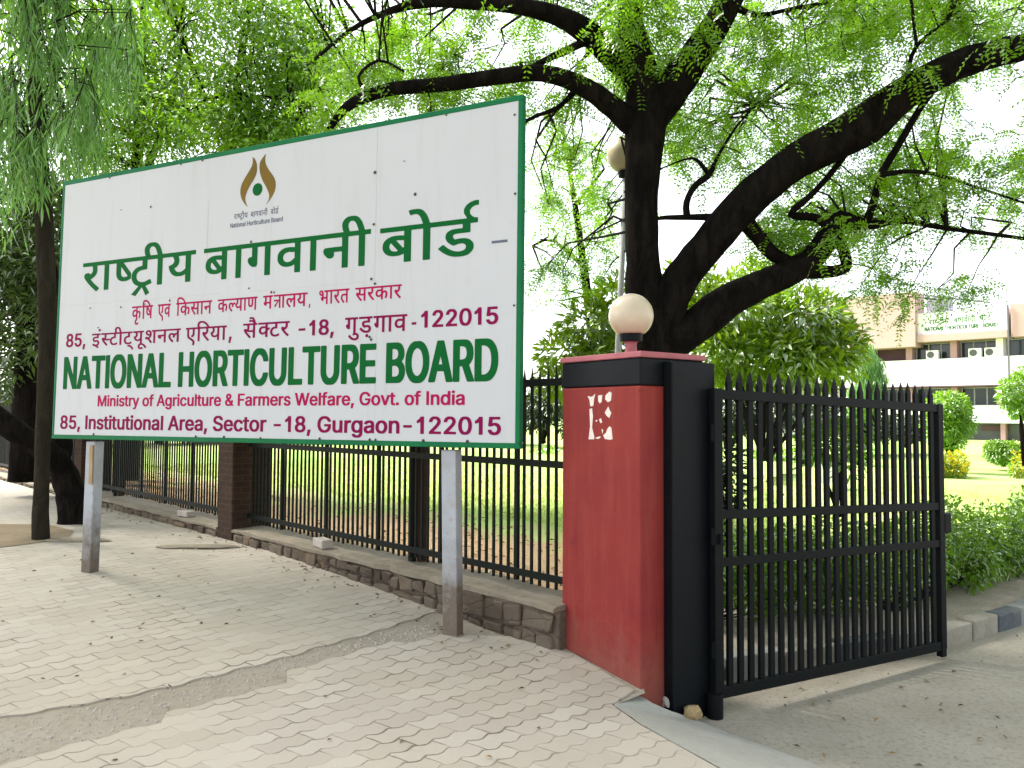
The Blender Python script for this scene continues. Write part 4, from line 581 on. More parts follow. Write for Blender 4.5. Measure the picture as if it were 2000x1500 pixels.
def brick_pillar(label, s, z1, w_=.35, d=.42):
    root = thing('brick_pillar', label, 'pillar', W0 + FD * s, 'brick pillars of the boundary railing')
    q = [W0 + FD * s - FN * .02, W0 + FD * (s + w_) - FN * .02, W0 + FD * (s + w_) + FN * d, W0 + FD * s + FN * d]
    q = [tuple(p[:2]) for p in q][::-1]
    MB().prism(q, 0, z1).build('shaft', M['brick'], root, bevel=.012)
    c = np.mean([V(*p, 0) for p in q], axis=0); q2 = [tuple((V(*p, 0) + (V(*p, 0) - c) * .12)[:2]) for p in q]
    MB().prism(q2, z1 + .001, z1 + .07).build('cap', M['cement'], root, bevel=.01)
    return root
brick_pillar('weathered dark brick pillar standing behind the middle of the sign, between the railings', 4.6, 2.05)
brick_pillar('dim brick pillar in the railing between the leaning trunk and the left sign post', 9.75, 2.05)

FL = W0 + FN * .15                                   # railing line
def railing(label, s0, s1, braces):
    root = thing('railing_panel', label, 'railing', FL + FD * s0 + V(0, 0, .5), 'dark steel railing panels on the low wall')
    Z = V(0, 0, 1)
    for z, h in ((1.945, .025), (1.392, .024), (.632, .024)):
        MB().obox(FL + FD * ((s0 + s1) / 2) + Z * z, FD * ((s1 - s0) / 2 + .02), FN * .006, Z * h).build('rail', M['fence'], root)
    n = round((s1 - s0) / .0768); rr = random.Random(int(s0 * 7))
    for i in range(n):
        s = s0 + .03 + (s1 - s0 - .06) * (i + .5) / n; thick = i % 11 == (5 if s0 < 1 else 3)
        hw = .0085 if not thick else .015; lean = rr.uniform(-.004, .004)
        zt = 2.055 + rr.uniform(-.012, .012); zb = .562 + rr.uniform(-.01, .008)
        b = MB(); c = FL + FD * s + FN * (hw + .0065)
        vs = []
        for z, k in ((zb, 1), (zt - .1, 1), (zt, .12)):
            for a_, b_ in ((-1, -1), (1, -1), (1, 1), (-1, 1)):
                p = c + FD * (a_ * hw * k + lean * (z - .6)) + FN * (b_ * hw * k); vs.append((p[0], p[1], z))
        fs = [(0, 3, 2, 1)] + [(r * 4 + j, r * 4 + (j + 1) % 4, r * 4 + 4 + (j + 1) % 4, r * 4 + 4 + j) for r in (0, 1) for j in range(4)] + [(8, 9, 10, 11)]
        b.add(vs, fs).build('bar', M['fence'], root)
    for s in braces:
        MB().obox(FL + FD * s + FN * .055 + Z * 1.24, FD * .03, FN * .022, Z * .74).build('support_post', M['fence'], root, bevel=.004)
        MB().obox(FL + FD * (s - .05) + FN * .12 + Z * 1.2, FD * .022, FN * .04, Z * .74).build('angle_stay', mat_rust, root, bevel=.004)
    return root
mat_rust = mat_paint('rusty brown stay', (.045, .022, .014), (.02, .012, .01), 8, .8, .2, .2, .8)
railing('dark railing panel between the red gate pillar and the brick pillar, lawn showing through', .12, 4.57, [1.80])
railing('dark railing panel seen under the left half of the sign, behind the left post', 4.98, 9.72, [8.9])
railing('far railing panel behind the leaning trunk at the left edge', 10.13, 14.9, [12.5])
railing('farthest railing panel running out of the left edge', 15.0, 19, [])

# loose bricks and a stone
def loose(name, label, cat, c, size, rot, mat, top=None, bev=.008):
    t = V(math.cos(rot), math.sin(rot), 0); nn = V(-t[1], t[0], 0)
    b = MB().obox(c, t * size[0], nn * size[1], V(0, 0, size[2]))
    o = b.build(name, mat, None, bevel=bev); tag(o, label, cat); return o
p = W0 + FD * 2.93 + FN * .06
loose('loose_brick', 'pale grey brick lying on the wall top near the middle railing post', 'brick', p + V(0, 0, .512 + .04), (.11, .055, .038), 2.2, M['loose'])
p = W0 + FD * 5.95 + FN * .05
loose('loose_brick', 'small grey brick lying on the wall top just left of the brick pillar', 'brick', p + V(0, 0, .502 + .034), (.115, .055, .032), 2.45, M['loose'])
def rock(label, c, r, mat, seed, group=None):
    bm = bmesh.new(); bmesh.ops.create_icosphere(bm, subdivisions=2, radius=1); rr = random.Random(seed)
    for v in bm.verts:
        k = 1 + rr.uniform(-.18, .18); v.co = Vector((v.co.x * r[0] * k, v.co.y * r[1] * k, max(v.co.z, -.6) * r[2] * k)) + Vector(c)
    me = bpy.data.meshes.new('stone'); bm.to_mesh(me); bm.free()
    return tag(link('stone', me, mat), label, 'stone', group)
rock('yellowish broken stone at the foot of the black gate post', (1.055, 4.52, .0), (.055, .05, .05), M['rock'], 4)
rock('small grey stone chip on the soil below the pillar corner', (.93, 4.56, .05), (.05, .04, .04), M['loose'], 5)
rock('flat pale slab lying by the slender tree', (-4.55, 8.12, .385), (.36, .13, .03), M['cement'], 6)
rock('thin broken slab edge right behind the left sign post', (-3.15, 7.75, .385), (.42, .10, .022), M['cement'], 8)

# ------------------------------------------------------------------ red gate pillar
pN, pL, pS = V(.745, 4.45, 0), V(.33, 5.03, 0), V(1.19, 4.77, 0); pB = pL + pS - pN; pc = (pN + pB) / 2
def quad(k):                                         # footprint grown by k metres
    out = []
    for q in (pN, pS, pB, pL):
        d = q - pc; out.append(tuple((q + d / np.linalg.norm(d) * k)[:2]))
    return out
gp = thing('gate_pillar', 'square red painted gate pillar with a black band under its cap', 'pillar', pc)
MB().prism(quad(0), -.15, 1.898).build('shaft', M['red'], gp, bevel=.012, seg=3)
MB().prism(quad(.004), 1.899, 2.062).build('band', M['black'], gp, bevel=.010)
MB().prism(quad(.016), 2.0625, 2.098).build('cap', M['capred'], gp, bevel=.006)
nF = np.cross(pL - pN, V(0, 0, 1)); nF = nF / np.linalg.norm(nF)
if np.dot(nF, pN - pc) < 0: nF = -nF
def face_patch(px, off=.0012, th=.0008):
    pts = [on_plane(x, y, pN + nF * off, nF) for x, y in px]; n = len(pts)
    return [tuple(p - nF * off * .9) for p in pts] + [tuple(p) for p in pts], [tuple(range(n, 2 * n))] + [(i, (i + 1) % n, n + (i + 1) % n, n + i) for i in range(n)]
zz = lambda x, y: (1000 + x / 4, 560 + y / 4)
pat = [[(590, 855), (625, 860), (650, 835), (640, 880), (635, 930), (612, 935), (605, 885)], [(605, 955), (625, 950), (632, 1010), (625, 1100), (642, 1170), (642, 1192), (598, 1192), (610, 1090)],
       [(672, 850), (705, 845), (700, 900), (685, 912), (674, 895)], [(730, 850), (760, 818), (778, 830), (772, 890), (748, 902), (728, 880)], [(735, 965), (752, 935), (762, 965), (776, 985), (760, 1025), (740, 1010), (725, 985)],
       [(745, 1110), (760, 1090), (775, 1100), (786, 1190), (770, 1196), (725, 1190), (712, 1160), (735, 1140)], [(680, 1035), (695, 1028), (704, 1060), (690, 1066)], [(650, 1180), (690, 1168), (690, 1180), (668, 1190)], [(650, 1045), (668, 1040), (660, 1056)], [(700, 1110), (712, 1120), (705, 1150)]]
b = MB()
for q in pat: b.add(*face_patch([zz(*c) for c in q]))
b.build('poster_remnant', M['paper'], gp)

# globe lamps
gl = thing('globe_lamp', 'milky round globe lamp standing on the red gate pillar', 'lamp', pc + V(0, 0, 2.098))
c = pc + V(0, 0, 2.098)
MB().lathe(c, [(.05, 0), (.055, .012), (.040, .02), (.036, .085), (.045, .095)], 20).build('base', M['capred'], gl, smooth=False)
MB().lathe(c, [(.045, .0955), (.072, .10), (.075, .145), (.060, .152)], 24).build('collar', M['black'], gl)
R_ = .143; zc = .262
MB().lathe(c, [(.055, .146)] + [(R_ * math.cos(a), zc + R_ * math.sin(a)) for a in np.linspace(-.95, 1.5, 22)] + [(.002, zc + R_)], 36).build('globe', M['globe'], gl, smooth=True)
pb = at(1207, 690, 8.3); zt_ = at(1222, 345, 8.3)
gl2 = thing('garden_lamp', 'globe lamp on a thin grey pole half hidden behind the big trunk', 'lamp', (zt_[0], 8.3, lawn_z(zt_[0], 8.3)))
MB().tube([(pb[0] - .02, 8.3, .40), tuple(pb), tuple(zt_)], [.042, .036, .03], 12).build('pole', M['pole'], gl2, smooth=True)
c = zt_
MB().lathe(c, [(.03, -.02), (.08, 0), (.085, .05), (.07, .06)], 20).build('collar', M['black'], gl2)
MB().lathe(c, [(.07, .061)] + [(.205 * math.cos(a), .245 + .205 * math.sin(a)) for a in np.linspace(-1.05, 1.5, 20)] + [(.002, .45)], 32).build('globe', M['globe'], gl2, smooth=True)

# ------------------------------------------------------------------ gate
sd = (pS - pN) / np.linalg.norm(pS - pN); sn = V(sd[1], -sd[0], 0)          # along and out of the pillar's driveway face
gpost = thing('gate_post', 'black steel gate post fixed to the driveway side of the red pillar', 'post', pN + sd * .33 + sn * .05)
def along(a, b_): return tuple((pN + sd * a + sn * b_)[:2])
MB().prism([along(.185, .004), along(.185, .075), along(.565, .075), along(.565, .004)], -.07, 2.045).build('sheet_cover', M['black'], gpost, bevel=.006)
HX = pN + sd * .50 + sn * .115                                            # hinge line
for z in (.33, 1.0, 1.62):
    MB().tube([tuple(HX - V(0, 0, 0) + V(0, 0, z - .05)), tuple(HX + V(0, 0, z + .05))], [.024, .024], 12).build('hinge', M['gate'], gpost)
MB().tube([tuple(HX + V(0, 0, -.09)), tuple(HX + V(0, 0, .075))], [.05, .05], 16).build('pivot_socket', M['gate'], gpost)
hin = pN + sd * .50 + sn * .115; hin[2] = 0
gend = at(1836, 1000, 5.78); gend[2] = 0
gd = (gend - hin); GL = np.linalg.norm(gd); gd /= GL; gn = V(gd[1], -gd[0], 0); Z = V(0, 0, 1)
gate = thing('gate_leaf', 'open black steel gate leaf with pointed bars, standing along the driveway', 'gate', hin)
def gz(z0, z1, s): return z0 + (z1 - z0) * s / GL
RA = [(1.855, 1.79, .030, 'top_rail'), (1.127, 1.060, .027, 'middle_rail'), (.842, .785, .026, 'middle_rail'), (.068, .032, .033, 'bottom_rail')]
def bar_between(a, b_, hz, hy, name, mat=None, bev=.003):
    d = (b_ - a) / 2; return MB().obox((a + b_) / 2, d, gn * hy, V(0, 0, hz)).build(name, mat or M['gate'], gate, bevel=bev)
for z0, z1, h, nm in RA:
    bar_between(hin + gd * .05 + Z * z0, hin + gd * (GL - .04) + Z * z1, h, .020, nm)
MB().obox(hin + gd * .02 + Z * .965, gd * .034, gn * .026, Z * .925).build('stile', M['gate'], gate, bevel=.005)
MB().obox(hin + gd * (GL - .01) + Z * .915, gd * .032, gn * .026, Z * .905).build('stile', M['gate'], gate, bevel=.005)
NB = 24; rr = random.Random(5)
for i in range(NB):
    s = .125 + (GL - .225) * i / (NB - 1); zb = gz(.068, .032, s) + .02; ztop = gz(2.005, 1.96, s) + rr.uniform(-.008, .008)
    c = hin + gd * s; hw = .0195; lean = rr.uniform(-.003, .003)
    vs = []
    for z, k in ((zb, 1), (ztop - .075, 1), (ztop, .1)):
        for a_, b_ in ((-1, -1), (1, -1), (1, 1), (-1, 1)):
            p = c + gd * (a_ * hw * k + lean * z) + gn * (b_ * .011 * k); vs.append((p[0], p[1], z))
    fs = [(0, 3, 2, 1)] + [(r * 4 + j, r * 4 + (j + 1) % 4, r * 4 + 4 + (j + 1) % 4, r * 4 + 4 + j) for r in (0, 1) for j in range(4)] + [(8, 9, 10, 11)]
    MB().add(vs, fs).build('bar', M['gate'], gate)
lk = hin + gd * (GL + .055)
MB().obox(lk + Z * gz(1.0, .93, GL), gd * .045, gn * .03, Z * .075).build('latch_box', M['gate'], gate, bevel=.012)
MB().obox(hin + gd * (GL - .01) + Z * -.015, gd * .028, gn * .024, Z * .034).build('foot', M['gate'], gate, bevel=.004)
MB().obox(hin + gd * .02 + Z * .985 - gn * .0, gd * .012, gn * .05, Z * .03).build('hinge_strap', M['gate'], gate, bevel=.003)

# ------------------------------------------------------------------ signboard
SA = V(-4.101, 6.864, 1.490); su = V(.052 + 4.101, 4.935 - 6.864, .014); SW = np.linalg.norm(su); su /= SW
sv = V(-4.090 + 4.101, 6.906 - 6.864, 3.819 - 1.490); SH = np.linalg.norm(sv); sv /= SH
sv = sv - su * np.dot(su, sv); sv /= np.linalg.norm(sv); sw = np.cross(su, sv)          # sw: out of the sheet towards the street
if sw[1] > 0: sw = -sw
def sp(u, v, o=0.0): return SA + su * u + sv * v + sw * o
sign = thing('signboard', 'large white office signboard with green frame and Hindi and English lettering on two posts', 'sign', (sp(SW / 2, 0)[0], sp(SW / 2, 0)[1], .3))
def sbox(mb, u0, u1, v0, v1, o0, o1, mi=0):
    return mb.obox(sp((u0 + u1) / 2, (v0 + v1) / 2, (o0 + o1) / 2), su * (u1 - u0) / 2, sv * (v1 - v0) / 2, sw * (o1 - o0) / 2, mi)
pan = sbox(MB(), .02, SW - .02, .02, SH - .02, -.012, 0).build('panel', M['sign'], sign)
sbox(MB(), .03, SW - .03, .03, SH - .03, -.03, -.0125).build('backing', M['signback'], sign)
fr = MB()
for a in ((0, SW, SH - .038, SH), (0, SW, 0, .037), (0, .027, .0372, SH - .0382), (SW - .034, SW, .0372, SH - .0382)): sbox(fr, *a, -.05, .004)
fr.build('frame', M['green'], sign, bevel=.004)
sm = MB()
for (u, v0, v1, wd) in ((3.452, .05, 1.06, .004), (3.428, 1.17, 2.28, .003), (1.80, 1.22, 1.95, .0025)): sbox(sm, u, u + wd, v0, v1, .0002, .0009)
for (v, u0, u1) in ((1.186, .03, .95), (1.176, 1.05, 1.95), (1.168, 2.3, 3.46)): sbox(sm, u0, u1, v, v + .003, .0002, .0009)
sm.build('sheet_seam', M['seam'], pan)
for u, v, r in ((1.142, 1.967, .009), (.783, 1.981, .005), (3.417, 1.959, .013), (3.759, 1.758, .012), (3.416, 1.581, .010), (2.266, 1.562, .010), (3.405, 1.186, .010), (3.437, 1.150, .010), (3.400, .770, .010), (3.414, .751, .010),
                (2.259, 1.197, .007), (2.512, 1.149, .008), (.438, 1.146, .007), (.826, 1.132, .008), (.552, .969, .007), (3.663, 2.007, .005), (4.53, 1.669, .009), (4.53, .93, .008), (2.83, 1.12, .006), (1.12, 1.14, .006),
                (.55, .045, .011), (1.75, .042, .010), (2.05, .042, .011), (2.42, .04, .008), (2.98, .042, .011), (3.42, .042, .010), (3.47, .042, .009), (3.86, .042, .012), (4.2, .042, .012), (.62, 2.285, .009), (1.72, 2.285, .010), (1.48, 2.285, .008), (4.0, 2.285, .008), (4.52, 2.2, .008)):
    q = [(math.cos(a) * r, math.sin(a) * r) for a in np.linspace(0, 2 * math.pi, 9)[:-1]]
    vs = [tuple(sp(u + x, v + y, .0052)) for x, y in q] + [tuple(sp(u + x * .5, v + y * .5, .0085)) for x, y in q]
    MB().add(vs, [tuple(range(8, 16))] + [(i, (i + 1) % 8, 8 + (i + 1) % 8, 8 + i) for i in range(8)] + [tuple(range(8))[::-1]]).build('screw', M['screw'], sign)
for u, ub, wd, zb in ((.455, .43, .058, .30), (4.03, 4.055, .056, .215)):
    t = sp(u, 0, -.082); bt = sp(ub, 0, -.082); z1 = sp(u, 0)[2] - .02; bt[2] = 0; t[2] = 0
    hx = V(su[0], su[1], 0); hx /= np.linalg.norm(hx); hy = V(hx[1], -hx[0], 0)
    pts = [(-wd, -.045), (-wd * .35, -.058), (wd, -.05), (wd, .04), (-wd, .04)]
    mb = MB()
    def ring(k, z): 
        c = bt + (t - bt) * k; return [tuple((c + hx * a - hy * -b_ + V(0, 0, z))) for a, b_ in pts]
    vs = ring(-.01, zb - .06) + ring(1, z1); mb.add(vs, [tuple(range(5))[::-1], tuple(range(5, 10))] + [(i, (i + 1) % 5, 5 + (i + 1) % 5, 5 + i) for i in range(5)])
    po = mb.build('post', M['postw'], sign, bevel=.006)
    MB().obox(t + V(0, 0, z1 + .045), hx * (wd + .02), hy * .05, V(0, 0, .028)).build('bracket', M['screw'], po)
    if u < 1:
        MB().obox(t + V(0, 0, z1 - .2) + hx * .036 + hy * .0575, hx * .02, hy * .003, V(0, 0, .17)).build('rust_stain', M['rust'], po)

# ------------------------------------------------------------------ lettering (outlines of the letters, filled and raised a hair above the sheet)
def area(c): return sum(c[i][0] * c[i - 1][1] - c[i - 1][0] * c[i][1] for i in range(len(c))) / 2
def contours(key):
    return [[(c[i] / 1000, c[i + 1] / 1000) for i in range(0, len(c), 2)] for c in GLYPHS[key][1]]
def inside(p, c):
    r = False
    for i in range(len(c)):
        a, b = c[i - 1], c[i]
        if (a[1] > p[1]) != (b[1] > p[1]) and p[0] < a[0] + (p[1] - a[1]) * (b[0] - a[0]) / (b[1] - a[1]): r = not r
    return r
def fill(cs):
    """fills outlines; outlines wound like the biggest one are solid, the others are holes in the solid round them"""
    big = max(cs, key=lambda c: abs(area(c))); sg = area(big) > 0
    outer = [c for c in cs if (area(c) > 0) == sg]; hole = [c for c in cs if (area(c) > 0) != sg]; V_, F_ = [], []
    for o in outer:
        v, f = fill1([o] + [h for h in hole if inside(h[0], o) and (len(outer) == 1 or not any(q is not o and inside(h[0], q) and abs(area(q)) < abs(area(o)) for q in outer))]); k = len(V_)
        V_ += v; F_ += [tuple(i + k for i in q) for q in f]
    return V_, F_
def fill1(cs):
    cu = bpy.data.curves.new('letter', 'CURVE'); cu.dimensions = '2D'; cu.fill_mode = 'FRONT'
    for c in cs:
        sp_ = cu.splines.new('POLY'); sp_.points.add(len(c) - 1); sp_.use_cyclic_u = True
        for pt, (x, y) in zip(sp_.points, c): pt.co = (x * 10, y * 10, 0, 1)
    ob = bpy.data.objects.new('letter', cu); me = bpy.data.meshes.new_from_object(ob)
    vs = [(v.co.x / 10, v.co.y / 10) for v in me.vertices]; fs = [tuple(p.vertices) for p in me.polygons]
    bpy.data.objects.remove(ob); bpy.data.curves.remove(cu); bpy.data.meshes.remove(me)
    return vs, fs
STROKE = {  # strokes for joined forms: quads in letter units
    '^': [[(.19, .04), (.285, .04), (.09, -.205), (-.015, -.165)], [(.19, .055), (.275, .065), (.41, -.155), (.325, -.21)]],
    'tra': [[(.0, .545), (.52, .545), (.52, .63), (.0, .63)], [(.35, 0), (.455, 0), (.455, .56), (.35, .56)], [(.02, .315), (.37, .315), (.37, .40), (.02, .40)], [(.27, .33), (.37, .37), (.13, .05), (.03, .10)]],
    'arc': None}
def word_shapes(seq):
    """returns [(contours)...] and the advance; seq: 'x' letter, 'h:x' half letter, ('x', dx, dy) shifted mark"""
    x = 0; out = []
    for it in seq:
        k = it if isinstance(it, str) else it[0]
        if k == '^':
            for q in STROKE['^']: out.append([[(x - .504 + a, b) for a, b in q]])
        elif k == 'tra':
            for q in STROKE['tra']: out.append([[(x + a, b) for a, b in q]])
            x += .50
        elif k == 'reph':
            hook = [(0, .92), (-.06, .922), (-.13, .90), (-.19, .855), (-.225, .79), (-.225, .72), (-.19, .66), (-.165, .60), (-.045, .60), (-.06, .632), (-.10, .66), (-.13, .70), (-.135, .76), (-.10, .81), (-.05, .836), (0, .838)]
            out.append([[(x + a, b) for a, b in hook]])
        elif k == ' ': x += .25
        else:
            dx, dy = (it[1], it[2]) if not isinstance(it, str) and len(it) == 3 else (0, 0)
            out.append([[(a + x + dx, b + dy) for a, b in c] for c in contours(k)])
            x += GLYPHS[k][0] / 1000
    return out, x
def letters(name, items, mat, *_):
    """items: (shapes, width, x0, x1, ybot, sy)"""
    for shapes, adv, x0, x1, yb, sy in items:
        mb = MB(); k = 0
        sx = (x1 - x0) / adv
        for cs in shapes:
            cs = [[(x0 + a * sx, yb + b * sy) for a, b in c] for c in cs]
            vs, fs = fill(cs); off = .0011 + .00022 * (k % 3); k += 1
            mb.add([tuple(sp(a, b, off)) for a, b in vs], fs)
        mb.build(name, mat, sign)
def deva(seq, x0, x1, hl, bot):
    sh, adv = word_shapes(seq); return (sh, adv, x0, x1, bot, (hl - bot) / .588)
def latin(text, x0, x1, base, cap, pre=''):
    x = 0; out = []; n = len(text)
    for ch in text:
        if ch == ' ': x += .19; continue
        out.append([[(a + x, b) for a, b in c] for c in contours(pre + ch)]); x += GLYPHS[ch][0] / 1000
    return (out, x, x0, x1, base, (cap - base) / .534)
def latin_words(text, x0, x1, base, cap):
    """a line of words, each word an item of its own"""
    full = latin(text, x0, x1, base, cap)[1]; k = (x1 - x0) / full; x = 0; out = []
    for wd in text.split(' '):
        wdt = sum(GLYPHS[c][0] for c in wd) / 1000
        out.append(latin(wd, x0 + x * k, x0 + (x + wdt) * k, base, cap)); x += wdt + .19
    return out
RASH = ['र', 'ा', 'h:ष', 'ट', '^', 'ी', 'य']; BAG = list('बागवानी'); BORD = ['ब', 'ो', 'ड', 'reph']
letters('hindi_title_word', [deva(RASH, .327, 1.688, 1.535, 1.299), deva(BAG, 1.777, 3.399, 1.534, 1.291), deva(BORD, 3.479, 4.262, 1.527, 1.290)], M['tgreen'], .0085, .0035)
letters('dash_mark', [([[[(0, 0), (1, 0), (1, 1), (0, 1)]]], 1, 4.36, 4.477, 1.353, .018)], M['ink'])
h, b_ = 1.122, 1.027
letters('ministry_hindi_word', [deva(['क', ('ृ', -.27, .0), 'ि', 'ष'], .964, 1.213, h, b_ - .008), deva(['ए', 'व', 'ं'], 1.272, 1.425, h, b_ - .006), deva(['ि', 'क', 'स', 'ा', 'न'], 1.483, 1.877, h, b_ - .004),
        deva(['क', 'h:ल', 'य', 'ा', 'ण'], 1.938, 2.35, h, b_), deva(['म', 'ं', 'tra', 'ा', 'ल', 'य'], 2.406, 2.827, h, b_), latin(',', 2.845, 2.865, b_, h - .02),
        deva(['भ', 'ा', 'र', 'त'], 2.937, 3.215, h + .004, b_ + .004), deva(['स', 'र', 'क', 'ा', 'र'], 3.269, 3.663, h + .003, b_ + .008)], M['red2'], .0026, .0012)
h, b_ = .911, .806
letters('address_hindi_word', [latin('85,', .128, .40, .812, .93), deva(['इ', ('ं', .05, .02), 'h:स', 'ट', 'ी', 'ट', ('्', -.1, 0), 'य', ('ू', -.0, 0), 'श', 'न', 'ल'], .477, 1.545, h, b_ + .004), deva(['ए', 'ि', 'र', 'य', 'ा'], 1.602, 2.044, h, b_),
        latin(',', 2.06, 2.10, b_, h + .02), deva(['स', 'ै', 'h:क', 'ट', 'र'], 2.213, 2.674, h + .004, b_ + .004), latin('-18,', 2.735, 3.09, .802, .917),
        deva(['ग', 'ु', 'ड', ('़', .02, .02), 'ग', 'ा', 'व'], 3.185, 3.715, h, b_ - .004), latin('-', 3.735, 3.80, .80, .915), latin('122015', 3.81, 4.425, .815, .932)], M['magenta'], .0042, .0022)
letters('english_title_word', [latin('NATIONAL', .112, 1.447, .438, .722, 'b:'), latin('HORTICULTURE', 1.522, 3.462, .438, .720, 'b:'), latin('BOARD', 3.535, 4.42, .438, .720, 'b:')], M['tgreen'], .0045, .0)
letters('ministry_english_word', latin_words('Ministry of Agriculture & Farmers Welfare, Govt. of India', .575, 4.18, .284, .379), M['red2'])
letters('address_english_word', latin_words('85, Institutional Area, Sector -18, Gurgaon-122015', .098, 4.455, .087, .206), M['magenta'])
h, b_ = 1.797, 1.759
letters('emblem_hindi_word', [deva(RASH, 2.079, 2.223, h, b_), deva(BAG, 2.252, 2.424, h, b_), deva(BORD, 2.453, 2.53, h, b_)], M['ink'], .0012, .0008)
letters('emblem_english_word', latin_words('National Horticulture Board', 2.04, 2.578, 1.694, 1.731), M['ink'])
def blob(name, pts, mat, off=.0014):
    vs, fs = fill([pts]); return MB().add([tuple(sp(a, b, off)) for a, b in vs], fs).build(name, mat, sign)
def smooth_closed(pts, corners, n=5):
    out = []; m = len(pts)
    for i in range(m):
        p0, p1, p2, p3 = pts[i - 1], pts[i], pts[(i + 1) % m], pts[(i + 2) % m]
        if i in corners: p0 = p1
        if (i + 1) % m in corners: p3 = p2
        for j in range(n):
            t = j / n
            out.append(tuple(.5 * (2 * p1[q] + (p2[q] - p0[q]) * t + (2 * p0[q] - 5 * p1[q] + 4 * p2[q] - p3[q]) * t * t + (3 * p1[q] - p0[q] - 3 * p2[q] + p3[q]) * t ** 3) for q in (0, 1)))
    return out
blob('emblem_leaf', smooth_closed([(2.253, 2.238), (2.276, 2.221), (2.299, 2.176), (2.302, 2.117), (2.277, 2.062), (2.232, 2.007), (2.199, 1.951), (2.191, 1.911), (2.202, 1.873), (2.222, 1.841), (2.184, 1.875), (2.149, 1.925), (2.137, 1.977), (2.148, 2.031), (2.182, 2.082), (2.233, 2.144), (2.255, 2.187)], {0, 9}), M['gold'])
blob('emblem_leaf', smooth_closed([(2.39, 2.246), (2.384, 2.21), (2.389, 2.169), (2.421, 2.115), (2.464, 2.064), (2.490, 2.02), (2.495, 1.965), (2.475, 1.914), (2.436, 1.868), (2.401, 1.839), (2.430, 1.878), (2.431, 1.923), (2.397, 1.986), (2.36, 2.041), (2.331, 2.113), (2.329, 2.177), (2.354, 2.215)], {0, 9}), M['gold'])
blob('emblem_dot', [(2.314 + .0500 * math.cos(a), 1.972 + .0500 * math.sin(a)) for a in np.linspace(0, 2 * math.pi, 33)[:-1]], M['tgreen'])

# ------------------------------------------------------------------ trees and plants
def unit(a): return a / (np.linalg.norm(a, axis=-1, keepdims=True) + 1e-9)
def rand_dirs(n): return unit(rng.normal(size=(n, 3)))
def frames(d):
    """two vectors across each direction, randomly rolled"""
    r = rand_dirs(len(d)); s = unit(np.cross(d, r)); return s, np.cross(s, d)
def simple_leaves(name, c, d, length, width, mat, parent, var, fold=.25, jit=.35, up=None):
    """c: leaf bases, d: directions; every leaf is two triangles folded along the midrib"""
    n = len(c); s, nn = frames(d)
    if up is not None:                                            # turn the blades towards 'up' with some scatter
        nn2 = unit(up + rng.normal(size=(n, 3)) * jit); s = unit(np.cross(d, nn2)); nn = np.cross(s, d)
    L = (length * rng.uniform(.6, 1.25, n))[:, None]; W = (width * rng.uniform(.7, 1.2, n))[:, None]
    base = c; tip = c + d * L - V(0, 0, 1) * L * .12; mid = c + d * L * .45
    l = mid + s * W * .5 + nn * W * fold; r = mid - s * W * .5 + nn * W * fold
    v = np.stack([base, r, tip, l], 1).reshape(-1, 3); k = np.arange(n)[:, None] * 4
    f = np.concatenate([k + [0, 1, 2], k + [0, 2, 3]], 1).reshape(-1, 3)
    return np_mesh(name, v, f, mat, parent, np.repeat(np.clip(var + rng.normal(size=n) * .12, 0, 1), 4))
def pinnate(name, c, d, L, pairs, leaf, width, mat, parent, var, droop=.25):
    """feathery leaves: a stalk with pairs of small leaflets"""
    n = len(c); s, nn = frames(d); up = unit(V(0, 0, 1) + rng.normal(size=(n, 3)) * .5); s = unit(np.cross(d, up)); nn = np.cross(s, d)
    Ls = (L * rng.uniform(.6, 1.2, n))
    vs, va = [], []
    for i in range(pairs):
        t = (i + .6) / pairs
        p = c + d * (Ls * t)[:, None] - V(0, 0, 1) * (Ls * t * t * droop)[:, None]
        for sg in (-1, 1):
            o = unit(s * sg + d * .45 + nn * rng.normal(size=(n, 1)) * .25 - V(0, 0, .12)); l = (leaf * rng.uniform(.7, 1.2, n) * (1 - .35 * abs(t - .45)))[:, None]
            q = unit(d - o * np.sum(d * o, 1, keepdims=True)) * (width * .5)
            m = p + o * l * .5
            vs.append(np.stack([p, m + q, p + o * l, m - q], 1)); va.append(np.repeat(np.clip(var + rng.normal(size=n) * .1, 0, 1), 4))
    v = np.concatenate(vs).reshape(-1, 3); k = np.arange(len(v) // 4)[:, None] * 4
    return np_mesh(name, v, k + np.arange(4)[None], mat, parent, np.concatenate(va))
def in_lumps(lumps, n, hollow=.55):
    """points spread through a set of ellipsoids (centre, radii), thicker near their skin; also the outward direction"""
    vol = np.array([r[0] * r[1] * r[2] for _, r in lumps]) ** .8; k = rng.choice(len(lumps), n, p=vol / vol.sum())
    u = rand_dirs(n); rad = rng.uniform(hollow ** 3, 1, n) ** (1 / 3)
    c = np.array([np.asarray(q[0], float) for q in lumps])[k]; r = np.array([np.asarray(q[1], float) for q in lumps])[k]
    return c + u * r * rad[:, None], unit(u / r), rad, k
